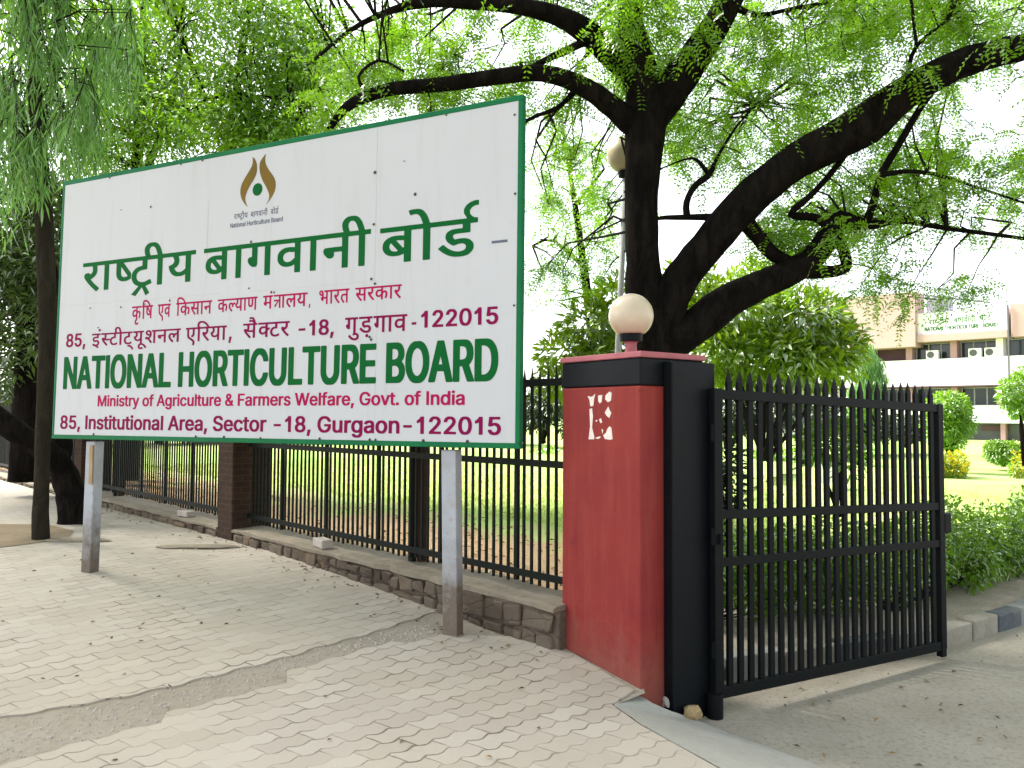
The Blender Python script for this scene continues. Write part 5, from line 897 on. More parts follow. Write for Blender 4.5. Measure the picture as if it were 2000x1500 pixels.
def bush(name, label, cat, lumps, n, leaf, width, mat, base, group=None, hollow=.5, stems=5, stem_r=.02, bark='twig', var_bias=0.0, droop=0.2, hang=False):
    root = thing(name, label, cat, base, group)
    c, d, rad, k = in_lumps(lumps, n, hollow)
    lv = rng.uniform(-.32, .32, len(lumps))[k]
    d2 = unit(d + rng.normal(size=d.shape) * .6 - V(0, 0, droop))
    if hang: d2 = unit(V(0, 0, -1) + rng.normal(size=d.shape) * .25)
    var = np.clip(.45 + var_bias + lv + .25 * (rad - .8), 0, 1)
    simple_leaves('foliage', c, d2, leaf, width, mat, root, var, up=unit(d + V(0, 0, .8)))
    if stems:
        mb = MB(); b = np.asarray(base, float)
        for i in range(stems):
            q, r = lumps[i % len(lumps)]; q = np.asarray(q, float) + rng.normal(size=3) * np.asarray(r) * .25
            m_ = b * .45 + q * .55 + rng.normal(size=3) * .05
            mb.tube([b + rng.normal(size=3) * V(.04, .04, 0), m_, q], [stem_r, stem_r * .7, stem_r * .3], 6)
        mb.build('stem', M[bark], root, smooth=True)
    return root

L_ = lambda *a: M.__setitem__(a[0], mat_leaf(*a[1:]))
L_('l_rain', 'feathery tree leaves', (.06, .15, .012), (.235, .45, .022), .6)
L_('l_mid', 'yellow green leaves', (.052, .135, .010), (.22, .42, .018), .58)
L_('l_weep', 'long pale hanging leaves', (.07, .17, .055), (.23, .43, .13), .55)
L_('l_dim', 'dim green leaves', (.03, .055, .015), (.10, .165, .035), .45)
L_('l_dark', 'dark leaves', (.012, .022, .009), (.04, .065, .018), .3)
L_('l_big', 'broad glossy leaves', (.020, .055, .008), (.26, .41, .018), .48, .3)
L_('l_hedge', 'hedge leaves', (.035, .085, .010), (.17, .32, .025), .5, .2)
L_('l_bright', 'bright clipped leaves', (.08, .19, .012), (.24, .44, .03), .5)
L_('l_far', 'far dark leaves', (.020, .036, .016), (.065, .10, .03), .35)
L_('l_grass', 'pale grass blades', (.24, .33, .08), (.46, .50, .19), .4, .1)
L_('l_yellow', 'yellow flowers', (.42, .36, .02), (.75, .62, .03), .3, .05)

# --- the big feathery tree behind the pillar
bt = thing('shade_tree', 'big dark forked tree behind the red pillar with feathery leaves over the gate', 'tree', (1.27, 7.0, .4))
def limb(name, pts, par, n=12, wob=.05, sub=3, mat='bark'):
    """pts: (px, py, width in px, distance) along the limb as seen, turned into places and radii in metres"""
    P = np.array([np.append(at(a, b, y), .5 * w_ * y / F) for a, b, w_, y in pts]); out = []
    m = len(P)
    for i in range(m - 1):
        p0, p1, p2, p3 = P[max(i - 1, 0)], P[i], P[i + 1], P[min(i + 2, m - 1)]
        for j in range(sub):
            t = j / sub; out.append(.5 * (2 * p1 + (p2 - p0) * t + (2 * p0 - 5 * p1 + 4 * p2 - p3) * t * t + (3 * p1 - p0 - 3 * p2 + p3) * t ** 3))
    out.append(P[-1]); out = np.array(out); r = np.maximum(out[:, 3], .003)
    mb = MB().tube(out[:, :3], r, n, wob=wob); o = mb.build(name, M[mat], par, smooth=True)
    SK.append(out); return o
SK = []
T = 7.0
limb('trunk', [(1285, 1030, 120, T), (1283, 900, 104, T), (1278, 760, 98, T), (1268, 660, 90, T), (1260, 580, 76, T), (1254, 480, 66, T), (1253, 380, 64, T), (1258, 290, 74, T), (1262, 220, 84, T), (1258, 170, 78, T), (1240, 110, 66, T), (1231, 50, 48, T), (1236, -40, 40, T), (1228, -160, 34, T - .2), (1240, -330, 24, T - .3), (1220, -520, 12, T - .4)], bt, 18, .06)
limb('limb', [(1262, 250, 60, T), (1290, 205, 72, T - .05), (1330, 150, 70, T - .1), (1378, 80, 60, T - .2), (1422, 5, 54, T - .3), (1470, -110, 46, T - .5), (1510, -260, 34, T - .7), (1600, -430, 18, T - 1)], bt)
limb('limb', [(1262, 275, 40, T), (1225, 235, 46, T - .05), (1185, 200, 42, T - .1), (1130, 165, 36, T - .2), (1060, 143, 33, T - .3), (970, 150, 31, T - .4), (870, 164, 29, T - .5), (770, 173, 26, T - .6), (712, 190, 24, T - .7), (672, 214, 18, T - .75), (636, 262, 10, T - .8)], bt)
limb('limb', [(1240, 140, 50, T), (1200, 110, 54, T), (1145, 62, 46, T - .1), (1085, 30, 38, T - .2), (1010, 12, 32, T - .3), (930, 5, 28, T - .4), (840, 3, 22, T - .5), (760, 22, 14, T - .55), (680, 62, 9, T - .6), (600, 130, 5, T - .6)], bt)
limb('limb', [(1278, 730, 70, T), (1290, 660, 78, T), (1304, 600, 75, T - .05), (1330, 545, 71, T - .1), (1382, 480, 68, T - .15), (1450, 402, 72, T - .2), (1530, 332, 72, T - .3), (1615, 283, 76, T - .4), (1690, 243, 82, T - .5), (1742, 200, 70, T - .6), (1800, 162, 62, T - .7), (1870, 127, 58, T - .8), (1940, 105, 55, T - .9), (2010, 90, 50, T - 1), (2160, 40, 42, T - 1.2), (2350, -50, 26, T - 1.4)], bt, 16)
limb('limb', [(1280, 720, 60, T), (1310, 670, 74, T), (1350, 643, 72, T), (1420, 590, 69, T), (1482, 558, 58, T), (1550, 528, 54, T), (1592, 498, 48, T), (1622, 455, 44, T), (1640, 428, 36, T), (1690, 440, 22, T), (1760, 431, 13, T), (1850, 446, 10, T), (2000, 466, 7, T - .2), (2120, 490, 4, T - .3)], bt, 14)
limb('limb', [(1560, 525, 40, T), (1610, 531, 26, T), (1650, 523, 23, T), (1648, 492, 22, T), (1632, 448, 26, T)], bt, 10)
limb('limb', [(1450, 425, 36, T - .1), (1480, 462, 30, T), (1512, 498, 28, T), (1560, 522, 24, T)], bt, 10)
limb('limb', [(1465, 400, 22, T - .15), (1430, 424, 20, T), (1372, 424, 14, T), (1300, 425, 9, T), (1285, 428, 6, T)], bt, 8)
limb('limb', [(1342, 425, 14, T), (1341, 395, 13, T), (1358, 362, 13, T), (1385, 342, 13, T), (1402, 305, 7, T), (1440, 245, 5, T), (1478, 205, 3, T)], bt, 8)
limb('limb', [(1385, 342, 10, T), (1360, 312, 7, T), (1335, 312, 4, T), (1290, 330, 3, T)], bt, 6)
limb('limb', [(1690, 262, 18, T - .5), (1838, 150, 18, T - .72), (1795, 215, 13, T - .55), (1752, 288, 14, T - .4), (1722, 340, 15, T - .3), (1706, 395, 15, T - .2), (1690, 438, 16, T)][1:], bt, 8)
limb('limb', [(1722, 342, 12, T - .3), (1765, 335, 9, T - .3), (1812, 338, 8, T - .3), (1872, 354, 6, T - .4), (2000, 396, 4, T - .5)], bt, 6)
limb('limb', [(1664, 284, 12, T - .4), (1622, 340, 11, T - .3), (1580, 385, 12, T - .2), (1545, 418, 15, T - .1), (1592, 425, 16, T), (1620, 445, 20, T)], bt, 8)
limb('limb', [(1175, 66, 18, T), (1120, 92, 17, T - .1), (1060, 120, 13, T - .2), (1030, 138, 10, T - .3)], bt, 6)
limb('limb', [(1750, 200, 12, T - .6), (1770, 150, 9, T - .6), (1790, 90, 8, T - .7), (1850, 40, 5, T - .8)], bt, 6)
limb('limb', [(1430, 10, 16, T - .3), (1480, 30, 10, T - .3), (1560, 14, 7, T - .4), (1640, 4, 5, T - .5)], bt, 6)
limb('limb', [(1130, 168, 14, T), (1090, 210, 10, T), (1030, 235, 8, T), (980, 290, 5, T)], bt, 6)
limb('limb', [(720, 185, 10, T - .7), (700, 150, 7, T - .7), (740, 118, 6, T - .7), (790, 140, 4, T - .7)], bt, 6)
SKP = np.concatenate(SK)
# clusters of leaves: (centre px, py, rx, ry, how many, near, far)
random.seed(11)
CL = [(1150, 60, 520, 130, 34, 6.7, 9), (1000, 210, 380, 110, 22, 6.6, 9), (760, 180, 150, 120, 15, 6, 8), (1480, 110, 330, 190, 34, 6.8, 9.6), (1820, 60, 320, 130, 40, 5.8, 9), (1560, 300, 240, 130, 20, 6.7, 9.4),
      (1850, 300, 220, 120, 20, 6.2, 9), (1800, 440, 260, 90, 18, 6.4, 9.4), (1620, 420, 180, 100, 9, 6.8, 9.4), (1120, 330, 90, 110, 11, 8.7, 10.2), (1130, 500, 80, 70, 6, 8.7, 10), (1370, 260, 110, 130, 9, 7.3, 9.6),
      (1830, 545, 110, 40, 4, 6.5, 8.5), (1240, 60, 90, 90, 4, 6.3, 6.6), (1400, 60, 80, 80, 3, 6.2, 6.5), (1100, -220, 700, 150, 46, 5, 9), (1900, -220, 500, 160, 40, 4.8, 9), (2250, 150, 200, 300, 24, 5, 9), (1480, 480, 120, 60, 3, 7.4, 8.5), (1690, 570, 70, 30, 2, 7, 8.5)]
cc = []
for px, py, rx, ry, n_, y0, y1 in CL:
    for _ in range(n_):
        a, r = random.uniform(0, 2 * math.pi), random.random() ** .5
        cc.append(at(px + rx * r * math.cos(a), py + ry * r * math.sin(a), random.uniform(y0, y1)))
cc = np.array(cc); tw = MB(); lc, ld, lvr = [], [], []
cv = rng.uniform(.1, .9, len(cc))
for q, v_ in zip(cc, cv):
    dd = np.linalg.norm(SKP[:, :3] - q, axis=1); i = int(np.argmin(dd)); b0 = SKP[i, :3]; L = dd[i]
    if L > .12:
        m1 = b0 + (q - b0) * .35 + rng.normal(size=3) * L * .04 + V(0, 0, .07 * L); m2 = b0 + (q - b0) * .7 + rng.normal(size=3) * L * .04 + V(0, 0, .07 * L)
        r0 = min(.016, .004 + .006 * L); tw.tube([b0, m1, m2, q], [r0, r0 * .8, r0 * .55, r0 * .35], 5)
    for _ in range(random.randint(3, 5)):                          # fine twigs carrying the leaves
        e = q + rng.normal(size=3) * V(.27, .27, .17); md = (q + e) / 2 + rng.normal(size=3) * .04
        tw.tube([q, md, e], [.004, .003, .002], 4, cap=False)
        for t in np.linspace(.1, 1, 11):
            lc.append(q + (e - q) * t + rng.normal(size=3) * .03); ld.append(unit((e - q) / (np.linalg.norm(e - q) + .01) * .5 + rng.normal(size=3) * .7 - V(0, 0, .25))); lvr.append(v_)
tw.build('twig_work', M['twig'], bt)
pinnate('crown', np.array(lc), np.array(ld), .22, 7, .052, .018, M['l_rain'], bt, np.array(lvr), .35)

ex_, ed_, _r, _k = in_lumps([(V(4.6, 1.6, 6.4), V(3.0, 2.6, 1.4)), (V(7.4, 4.4, 6.2), V(2.2, 2.4, 1.5)), (V(3.6, -1.6, 6.0), V(3.0, 2.4, 1.5)), (V(7.6, .6, 5.4), V(2.8, 2.6, 2.0)), (V(6.4, -3.4, 5.2), V(3, 2.6, 2.0))], 9000, .0)
simple_leaves('crown', ex_, unit(ed_ + rng.normal(size=ed_.shape) * .7 - V(0, 0, .3)), .20, .085, M['l_rain'], bt, np.full(len(ex_), .4))      # unseen leaf lumps over the driveway, added to darken pillar side and gate
# --- leaning tree, slender tree, weeping crown at the left
lt = thing('leaning_tree', 'thick dark trunk leaning to the left beside the wall, behind the slender tree', 'tree', tuple(at(142, 1024, 9.4))); SK = []
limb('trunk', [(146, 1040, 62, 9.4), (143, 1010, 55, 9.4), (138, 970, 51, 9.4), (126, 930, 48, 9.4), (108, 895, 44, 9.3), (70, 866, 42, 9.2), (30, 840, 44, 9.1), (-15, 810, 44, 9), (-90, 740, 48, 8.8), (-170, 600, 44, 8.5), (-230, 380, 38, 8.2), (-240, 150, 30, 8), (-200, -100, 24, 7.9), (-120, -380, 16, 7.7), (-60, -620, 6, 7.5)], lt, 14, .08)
limb('limb', [(112, 905, 40, 9.4), (118, 870, 44, 9.5), (108, 820, 40, 9.6), (96, 760, 34, 9.8), (112, 660, 28, 10), (100, 520, 22, 10)], lt, 10, .08)
limb('root_knob', [(168, 1030, 34, 9.35), (160, 990, 38, 9.4), (146, 950, 30, 9.4)], lt, 8, .1)
cr, d, rad, k = in_lumps([(V(-7.6, 7.5, 7.6), V(2.6, 2.6, 1.5)), (V(-9.8, 6.2, 7.9), V(2.6, 2.6, 1.3)), (V(-5.8, 6.6, 7.9), V(2.0, 2.2, 1.0)), (V(-7.5, 4.0, 7.7), V(2.4, 2.0, 1.0)), (V(-4.2, 7.0, 7.6), V(1.8, 2, .9)), (V(-10, 9, 7.6), V(2.2, 2.2, 1.4)), (V(-4.6, 4.6, 7.7), V(1.8, 1.8, .9)), (V(-7.4, 1.8, 7.6), V(2.2, 1.8, .9)), (V(-6.6, 9.6, 7.9), V(2.4, 2.2, 1.0)), (V(-12.5, 12, 8.4), V(3.2, 3, 1.3)), (V(-15, 15.5, 8.8), V(3, 3, 1.3)), (V(-9.5, 13, 8.6), V(2.6, 2.4, 1.2))], 25000, .0)
simple_leaves('crown', cr, unit(d + rng.normal(size=d.shape) * .7 - V(0, 0, .3)), .20, .085, M['l_mid'], lt, np.full(len(cr), .4))  # mostly unseen leaf lumps, placed to keep the sun off the paving
limb('limb', [(-230, 380, 34, 8.2), (-150, 200, 26, 8), (-40, 40, 20, 7.8), (100, -120, 14, 7.4), (240, -260, 8, 7)], lt, 8)

st = thing('slender_tree', 'slender straight grey green trunk standing in a soil pit left of the sign', 'tree', tuple(at(80, 1056, 8.2))); SK = []
limb('trunk', [(80, 1062, 32, 8.2), (79, 1000, 29, 8.2), (82, 930, 27, 8.2), (84, 840, 27, 8.2), (88, 740, 28, 8.25), (92, 620, 32, 8.3), (88, 480, 34, 8.3), (80, 330, 30, 8.3), (70, 180, 26, 8.2), (60, 0, 20, 8.1), (50, -200, 12, 8)], st, 12, .04, mat='bark2')
hang = [(40, 60, 110, 110, 26, 7.2, 9), (150, 120, 90, 120, 24, 7.4, 9.2), (60, 240, 110, 90, 26, 7.2, 8.8), (210, 60, 60, 90, 12, 7.8, 9.3), (170, 260, 60, 60, 9, 7.8, 9), (90, -120, 220, 130, 26, 6.8, 9), (20, 340, 60, 60, 8, 7.4, 8.6)]
lc, ld, lv = [], [], []; tw = MB()
for px, py, rx, ry, n_, y0, y1 in hang:
    for _ in range(n_):
        a, r = random.uniform(0, 6.28), random.random() ** .5; q = at(px + rx * r * math.cos(a), py + ry * r * math.sin(a), random.uniform(y0, y1)); v_ = random.uniform(.15, .9)
        top = q + V(random.uniform(-.1, .1), random.uniform(-.1, .1), .35)
        b0 = SK[0][int(np.argmin(np.linalg.norm(SK[0][:, :3] - top, axis=1))), :3]; tw.tube([b0, (b0 + top) / 2 + V(0, 0, .12), top], [.010, .007, .004], 5, cap=False)
        for _k in range(4):
            e = q + rng.normal(size=3) * V(.14, .14, .1) - V(0, 0, .30); tw.tube([top, (top + e) / 2 + rng.normal(size=3) * .03, e], [.004, .003, .0015], 4, cap=False)
            for t in np.linspace(.1, 1, 13): lc.append(top + (e - top) * t); ld.append(unit(V(0, 0, -1) + rng.normal(size=3) * V(.42, .42, .25))); lv.append(v_)
tw.build('twig_work', M['twig'], st)
simple_leaves('crown', np.array(lc), np.array(ld), .19, .022, M['l_weep'], st, np.array(lv), jit=1.0, up=np.tile(V(0, -.5, .5), (len(lc), 1)))

# --- dense yellow green trees behind the wall, above the sign
def leafy_tree(name, label, base, trunk, patches, mat, leaf, width, per=34, spread=.33, group=None, kind='simple', bark='bark'):
    global SK
    root = thing(name, label, 'tree', base, group); SK = []
    for i, t in enumerate(trunk): limb('trunk' if i == 0 else 'limb', t, root, 10, .06, mat=bark)
    skp = np.concatenate(SK); tw = MB(); lc, ld, lv = [], [], []
    for px, py, rx, ry, n_, y0, y1 in patches:
        for _ in range(n_):
            a, r = random.uniform(0, 6.28), random.random() ** .5; q = at(px + rx * r * math.cos(a), py + ry * r * math.sin(a), random.uniform(y0, y1)); v_ = random.uniform(.1, .9)
            dd = np.linalg.norm(skp[:, :3] - q, axis=1); b0 = skp[int(np.argmin(dd)), :3]; L = dd.min()
            tw.tube([b0, b0 + (q - b0) * .5 + rng.normal(size=3) * L * .1 + V(0, 0, .1 * L), q], [.018, .012, .005], 5, cap=False)
            o = rand_dirs(per) * (rng.uniform(.1, 1, per) ** .6)[:, None] * spread * V(1.2, 1.2, .75); lc.append(q + o); ld.append(unit(o / spread + rng.normal(size=(per, 3)) * .6 - V(0, 0, .25))); lv.append(np.full(per, v_))
    tw.build('twig_work', M['twig'], root)
    lc, ld, lv = np.concatenate(lc), np.concatenate(ld), np.concatenate(lv)
    if kind == 'simple': simple_leaves('crown', lc, ld, leaf, width, mat, root, lv, up=unit(ld + V(0, -.3, .8)))
    else: pinnate('crown', lc, ld, leaf * 4, 5, leaf, width, mat, root, lv)
    return root
leafy_tree('leafy_tree', 'dense yellow green tree rising behind the middle of the sign', at(500, 930, 12), [[(500, 930, 40, 12), (495, 700, 34, 12), (480, 500, 30, 12), (450, 300, 24, 12), (470, 120, 16, 12), (500, -60, 8, 12)], [(478, 480, 22, 12), (540, 330, 18, 11.8), (600, 190, 12, 11.5), (640, 100, 6, 11.4)], [(455, 300, 18, 12), (400, 190, 12, 11.8), (350, 60, 7, 11.6)], [(520, 360, 12, 11.6), (460, 200, 9, 11.3), (420, 190, 7, 11.2), (370, 215, 4, 11)], [(600, 200, 9, 11.4), (540, 190, 7, 11.2), (470, 188, 5, 11)]],
           [(470, 90, 150, 120, 46, 10.5, 13.2), (560, 200, 110, 110, 40, 10.5, 13), (450, 270, 130, 70, 34, 10.8, 13), (600, 90, 70, 110, 16, 10.5, 12.5), (480, -80, 220, 100, 26, 10, 13), (620, 290, 60, 50, 10, 11, 12.5), (420, 200, 90, 60, 12, 10.5, 12)], M['l_mid'], .105, .042, 150, .46)
leafy_tree('leafy_tree', 'loose leafy tree between the hanging crown and the emblem, behind the sign', at(250, 930, 13.5), [[(250, 930, 36, 13.5), (252, 650, 30, 13.5), (262, 400, 26, 13.5), (275, 200, 18, 13.5), (280, 0, 10, 13.5)], [(262, 380, 16, 13.5), (320, 250, 12, 13.2), (350, 120, 6, 13)]],
           [(280, 120, 110, 150, 46, 12, 15), (200, 180, 60, 120, 16, 12, 15), (240, 280, 80, 60, 20, 12.4, 14.6), (340, 250, 70, 70, 14, 12.4, 14.6), (330, 20, 90, 80, 14, 12, 14), (260, -90, 180, 100, 20, 12, 14.5)], M['l_mid'], .11, .040, 150, .52)
leafy_tree('dark_tree', 'dark dense tree hung with creeper at the far left behind the slender trunk', at(20, 930, 12.5), [[(50, 940, 60, 12.5), (60, 750, 60, 12.5), (70, 550, 60, 12.5), (50, 380, 50, 12.5), (30, 200, 30, 12.5)], [(60, 560, 30, 12.5), (0, 480, 26, 12.3), (-70, 420, 18, 12)]],
           [(40, 430, 100, 90, 26, 11.2, 13.6), (20, 560, 100, 80, 24, 11.2, 13.6), (90, 500, 50, 120, 18, 11.4, 13), (10, 690, 80, 60, 12, 11.5, 13.5), (90, 650, 30, 60, 8, 11.5, 13), (110, 380, 50, 50, 9, 11.5, 13), (-120, 400, 100, 250, 24, 11, 14)], M['l_dim'], .15, .05, 120, .46)
leafy_tree('garden_tree', 'grey trunked garden tree behind the railing, right of the left sign post', at(255, 965, 14.5), [[(252, 975, 30, 14.5), (257, 900, 26, 14.5), (262, 800, 24, 14.5), (270, 600, 20, 14.5)], [(262, 780, 14, 14.5), (300, 640, 10, 14.3)]],
           [(300, 560, 90, 60, 14, 13.5, 15.5)], M['l_far'], .14, .05, 60, .5, bark='bark2')
# pale tree seen through the gap right of the sign, with tiny leaves
leafy_tree('pale_tree', 'thin pale tree between the sign edge and the trunk', at(1165, 900, 11.5), [[(1165, 900, 24, 11.5), (1160, 700, 20, 11.5), (1140, 520, 16, 11.5), (1120, 380, 10, 11.5), (1100, 260, 5, 11.5)], [(1140, 520, 10, 11.5), (1080, 470, 6, 11.4), (1040, 480, 4, 11.3)], [(1125, 400, 8, 11.5), (1180, 330, 5, 11.4)]],
           [(1110, 330, 80, 70, 16, 10.6, 12.4), (1150, 430, 70, 60, 9, 10.6, 12.4), (1075, 480, 45, 40, 7, 10.8, 12), (1060, 570, 35, 35, 4, 10.8, 12), (1160, 540, 40, 40, 4, 11, 12)], M['l_mid'], .055, .022, 130, .38)

# --- broad leaved shrubs
def at_lump(px, py, Y, rx, ry, rz=None): return (at(px, py, Y), V(rx * Y / F, rz or rx * Y / F, ry * Y / F))
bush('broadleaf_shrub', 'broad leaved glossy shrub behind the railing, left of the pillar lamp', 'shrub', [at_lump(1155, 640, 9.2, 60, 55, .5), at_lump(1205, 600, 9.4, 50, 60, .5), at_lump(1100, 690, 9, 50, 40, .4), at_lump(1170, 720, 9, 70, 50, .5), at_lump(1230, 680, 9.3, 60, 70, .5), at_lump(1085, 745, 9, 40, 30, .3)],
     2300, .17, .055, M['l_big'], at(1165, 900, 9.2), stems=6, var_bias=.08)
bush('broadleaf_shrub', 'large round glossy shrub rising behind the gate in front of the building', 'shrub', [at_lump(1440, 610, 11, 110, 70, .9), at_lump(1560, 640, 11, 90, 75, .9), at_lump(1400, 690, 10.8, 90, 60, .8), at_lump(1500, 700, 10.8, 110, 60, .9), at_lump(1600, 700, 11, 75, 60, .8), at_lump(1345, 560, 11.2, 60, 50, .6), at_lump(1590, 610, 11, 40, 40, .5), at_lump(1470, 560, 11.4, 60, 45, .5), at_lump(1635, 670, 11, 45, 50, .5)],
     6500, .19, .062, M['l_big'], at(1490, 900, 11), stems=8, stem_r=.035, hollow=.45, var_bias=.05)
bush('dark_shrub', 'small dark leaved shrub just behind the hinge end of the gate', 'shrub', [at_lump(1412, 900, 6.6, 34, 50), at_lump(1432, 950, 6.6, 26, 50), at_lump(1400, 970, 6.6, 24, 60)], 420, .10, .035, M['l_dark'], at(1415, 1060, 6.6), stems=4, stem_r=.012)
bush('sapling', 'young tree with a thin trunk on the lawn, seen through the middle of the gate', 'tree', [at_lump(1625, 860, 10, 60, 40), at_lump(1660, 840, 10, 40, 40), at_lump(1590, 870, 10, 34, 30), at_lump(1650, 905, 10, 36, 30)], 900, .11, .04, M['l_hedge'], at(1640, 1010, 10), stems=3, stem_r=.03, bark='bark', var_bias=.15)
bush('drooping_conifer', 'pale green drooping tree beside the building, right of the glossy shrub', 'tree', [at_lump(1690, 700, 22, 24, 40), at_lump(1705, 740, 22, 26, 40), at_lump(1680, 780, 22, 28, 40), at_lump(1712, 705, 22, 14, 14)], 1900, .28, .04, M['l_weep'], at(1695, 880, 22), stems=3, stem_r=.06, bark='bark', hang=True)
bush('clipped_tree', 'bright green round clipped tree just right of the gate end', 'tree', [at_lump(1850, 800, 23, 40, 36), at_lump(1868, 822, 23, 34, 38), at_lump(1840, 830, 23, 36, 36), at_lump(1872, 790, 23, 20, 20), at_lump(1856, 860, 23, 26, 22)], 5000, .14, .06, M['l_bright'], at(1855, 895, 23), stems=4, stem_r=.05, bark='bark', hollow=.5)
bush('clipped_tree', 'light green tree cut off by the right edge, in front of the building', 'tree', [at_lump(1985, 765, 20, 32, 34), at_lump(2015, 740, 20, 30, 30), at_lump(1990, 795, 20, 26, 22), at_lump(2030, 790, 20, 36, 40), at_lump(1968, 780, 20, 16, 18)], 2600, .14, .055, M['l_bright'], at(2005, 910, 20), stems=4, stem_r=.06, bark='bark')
bush('round_bush', 'round clipped bush on the lawn below the building porch', 'bush', [at_lump(1960, 885, 24, 34, 22), at_lump(1945, 876, 24, 20, 16), at_lump(1978, 880, 24, 20, 18)], 2600, .12, .05, M['l_hedge'], at(1960, 912, 24), stems=2, var_bias=.35, hollow=.6)
for nm, lab, px, py, wx in (('flower_clump', 'clump of tall yellow flowers beside the end of the gate', 1856, 915, 32), ('flower_clump', 'small yellow flowering clump right of the round bush', 1990, 915, 16)):
    lum = [at_lump(px - wx * .4, py, 21, wx * .6, 26), at_lump(px + wx * .4, py - 3, 21.5, wx * .6, 24), at_lump(px, py + 8, 21, wx * .8, 18)]
    rt = bush(nm, lab, 'flowers', lum, 1300 if wx > 20 else 400, .14, .03, M['l_bright'], at(px, py + 24, 21), stems=5, stem_r=.008, group='yellow flower clumps')
    c, d, rad, k = in_lumps(lum, 900 if wx > 20 else 160, .5); c[:, 2] += .12
    simple_leaves('blossom', c, d, .085, .075, M['l_yellow'], rt, np.full(len(c), .5))
# hedge along the kerb
hk = [V(p[0] - .38, p[1] + .55, 0) for p in KERB]
def hedge(label, pts, n, h, seed):
    lum = []; r_ = random.Random(seed)
    for a, b in zip(pts[:-1], pts[1:]):
        L = np.linalg.norm(b - a); m = max(1, int(L / .3))
        for i in range(m):
            q = a + (b - a) * (i + .5) / m; hh = h * r_.uniform(.82, 1.12)
            lum.append((q + V(r_.uniform(-.06, .06), r_.uniform(-.06, .06), .12 + hh * .62), V(.27, .26, hh * .45))); lum.append((q + V(r_.uniform(-.1, .1), r_.uniform(-.1, .1), .12 + hh * .3), V(.24, .24, hh * .32)))
    return bush('hedge', label, 'hedge', lum, n, .068, .03, M['l_hedge'], tuple(pts[0] + V(0, 0, .1)), 'leafy hedge along the driveway kerb', .45, stems=len(lum), stem_r=.008, var_bias=.02)
hedge('leafy green hedge along the kerb, right of the open gate', [V(3.2, 6.62, 0), hk[4] + V(.05, .0, 0), hk[5] + V(.1, -.1, 0), hk[6], V(10, 12.2, 0)], 24000, .76, 1)
hedge('thin dim hedge behind the lower bars of the gate', [V(1.35, 6.05, 0), V(2.2, 6.32, 0), V(3.05, 6.62, 0)], 5200, .66, 2)
bush('leafy_shrub', 'loose mid green shrub behind the lower half of the gate, left of its middle', 'shrub', [at_lump(1500, 1090, 7.4, 60, 50), at_lump(1560, 1120, 7.4, 50, 50), at_lump(1460, 1130, 7.2, 40, 50)], 1500, .09, .035, M['l_hedge'], at(1510, 1180, 7.4), stems=6, stem_r=.01)
bush('leafy_shrub', 'loose mid green shrub behind the lower half of the gate, right of its middle', 'shrub', [at_lump(1690, 1080, 8, 60, 55), at_lump(1750, 1070, 8, 50, 50), at_lump(1640, 1110, 7.8, 40, 50)], 1500, .09, .035, M['l_hedge'], at(1700, 1150, 8), stems=6, stem_r=.01)
# far edge of the lawn: dark shrubs and trees
def far_bush(label, px, py, Y, rx, ry, n=900, mat='l_far', leaf=.24, nm='background_tree', cat='tree'):
    r_ = random.Random(px); lum = [at_lump(px + r_.uniform(-.5, .5) * rx, py + r_.uniform(-.5, .5) * ry, Y + r_.uniform(-1, 1), rx * r_.uniform(.45, .7), ry * r_.uniform(.45, .7)) for _ in range(7)]
    return bush(nm, label, cat, lum, n, leaf, leaf * .42, M[mat], at(px, py + ry * 1.25, Y), 'dark trees along the far edge of the lawn', .4, stems=4, stem_r=.09, bark='bark')
FB = [(1060, 800, 30, 60, 52, 'dark background tree seen in the gap between sign and red pillar'), (1140, 800, 31, 70, 60, 'dark background tree hidden mostly by the red pillar'), (960, 800, 33, 70, 60, 'dark background tree behind the right sign post'),
      (850, 805, 34, 80, 60, 'dark background tree beyond the lawn, above the middle railing post'), (740, 805, 33, 80, 58, 'dark background tree beyond the lawn, left of the middle railing post'), (630, 800, 34, 80, 60, 'dark background tree beyond the lawn, above the loose brick'), (520, 800, 33, 80, 64, 'dark background tree behind the brick pillar'),
      (410, 800, 33, 80, 60, 'dark background tree left of the brick pillar'), (310, 795, 32, 80, 66, 'dark background tree above the far railing under the sign'), (200, 790, 30, 80, 80, 'dark background tree behind the left sign post'), (90, 790, 26, 80, 80, 'dark background tree behind the slender trunk'), (-20, 780, 24, 90, 90, 'dark background tree at the left edge'),
      (1320, 800, 32, 80, 70, 'dark background tree behind the black gate post'), (1420, 810, 30, 70, 60, 'dark background tree behind the hinge end of the gate'), (1510, 815, 30, 70, 56, 'dark background tree left of the gate middle'), (1600, 818, 32, 60, 50, 'dark background tree at the gate middle'), (1690, 822, 33, 60, 44, 'dark background tree before the building, near the gate end'), (1770, 836, 34, 50, 30, 'low dark background tree at the building foot')]
for px, py, Y, rx, ry, lab in FB: far_bush(lab, px, py, Y, rx, ry, 2600)
for i, (px, lab) in enumerate(((1500, 'low light green shrub row left on the far lawn edge'), (1560, 'low yellow green shrub at the far lawn edge, gate middle'), (1680, 'low light green shrub at the far lawn edge by the gate end'), (1075, 'low pale shrub at the far lawn edge next to the pillar'))):
    far_bush(lab, px, 888, 26, 40, 16, 500, 'l_bright', .16, 'low_shrub', 'shrub')

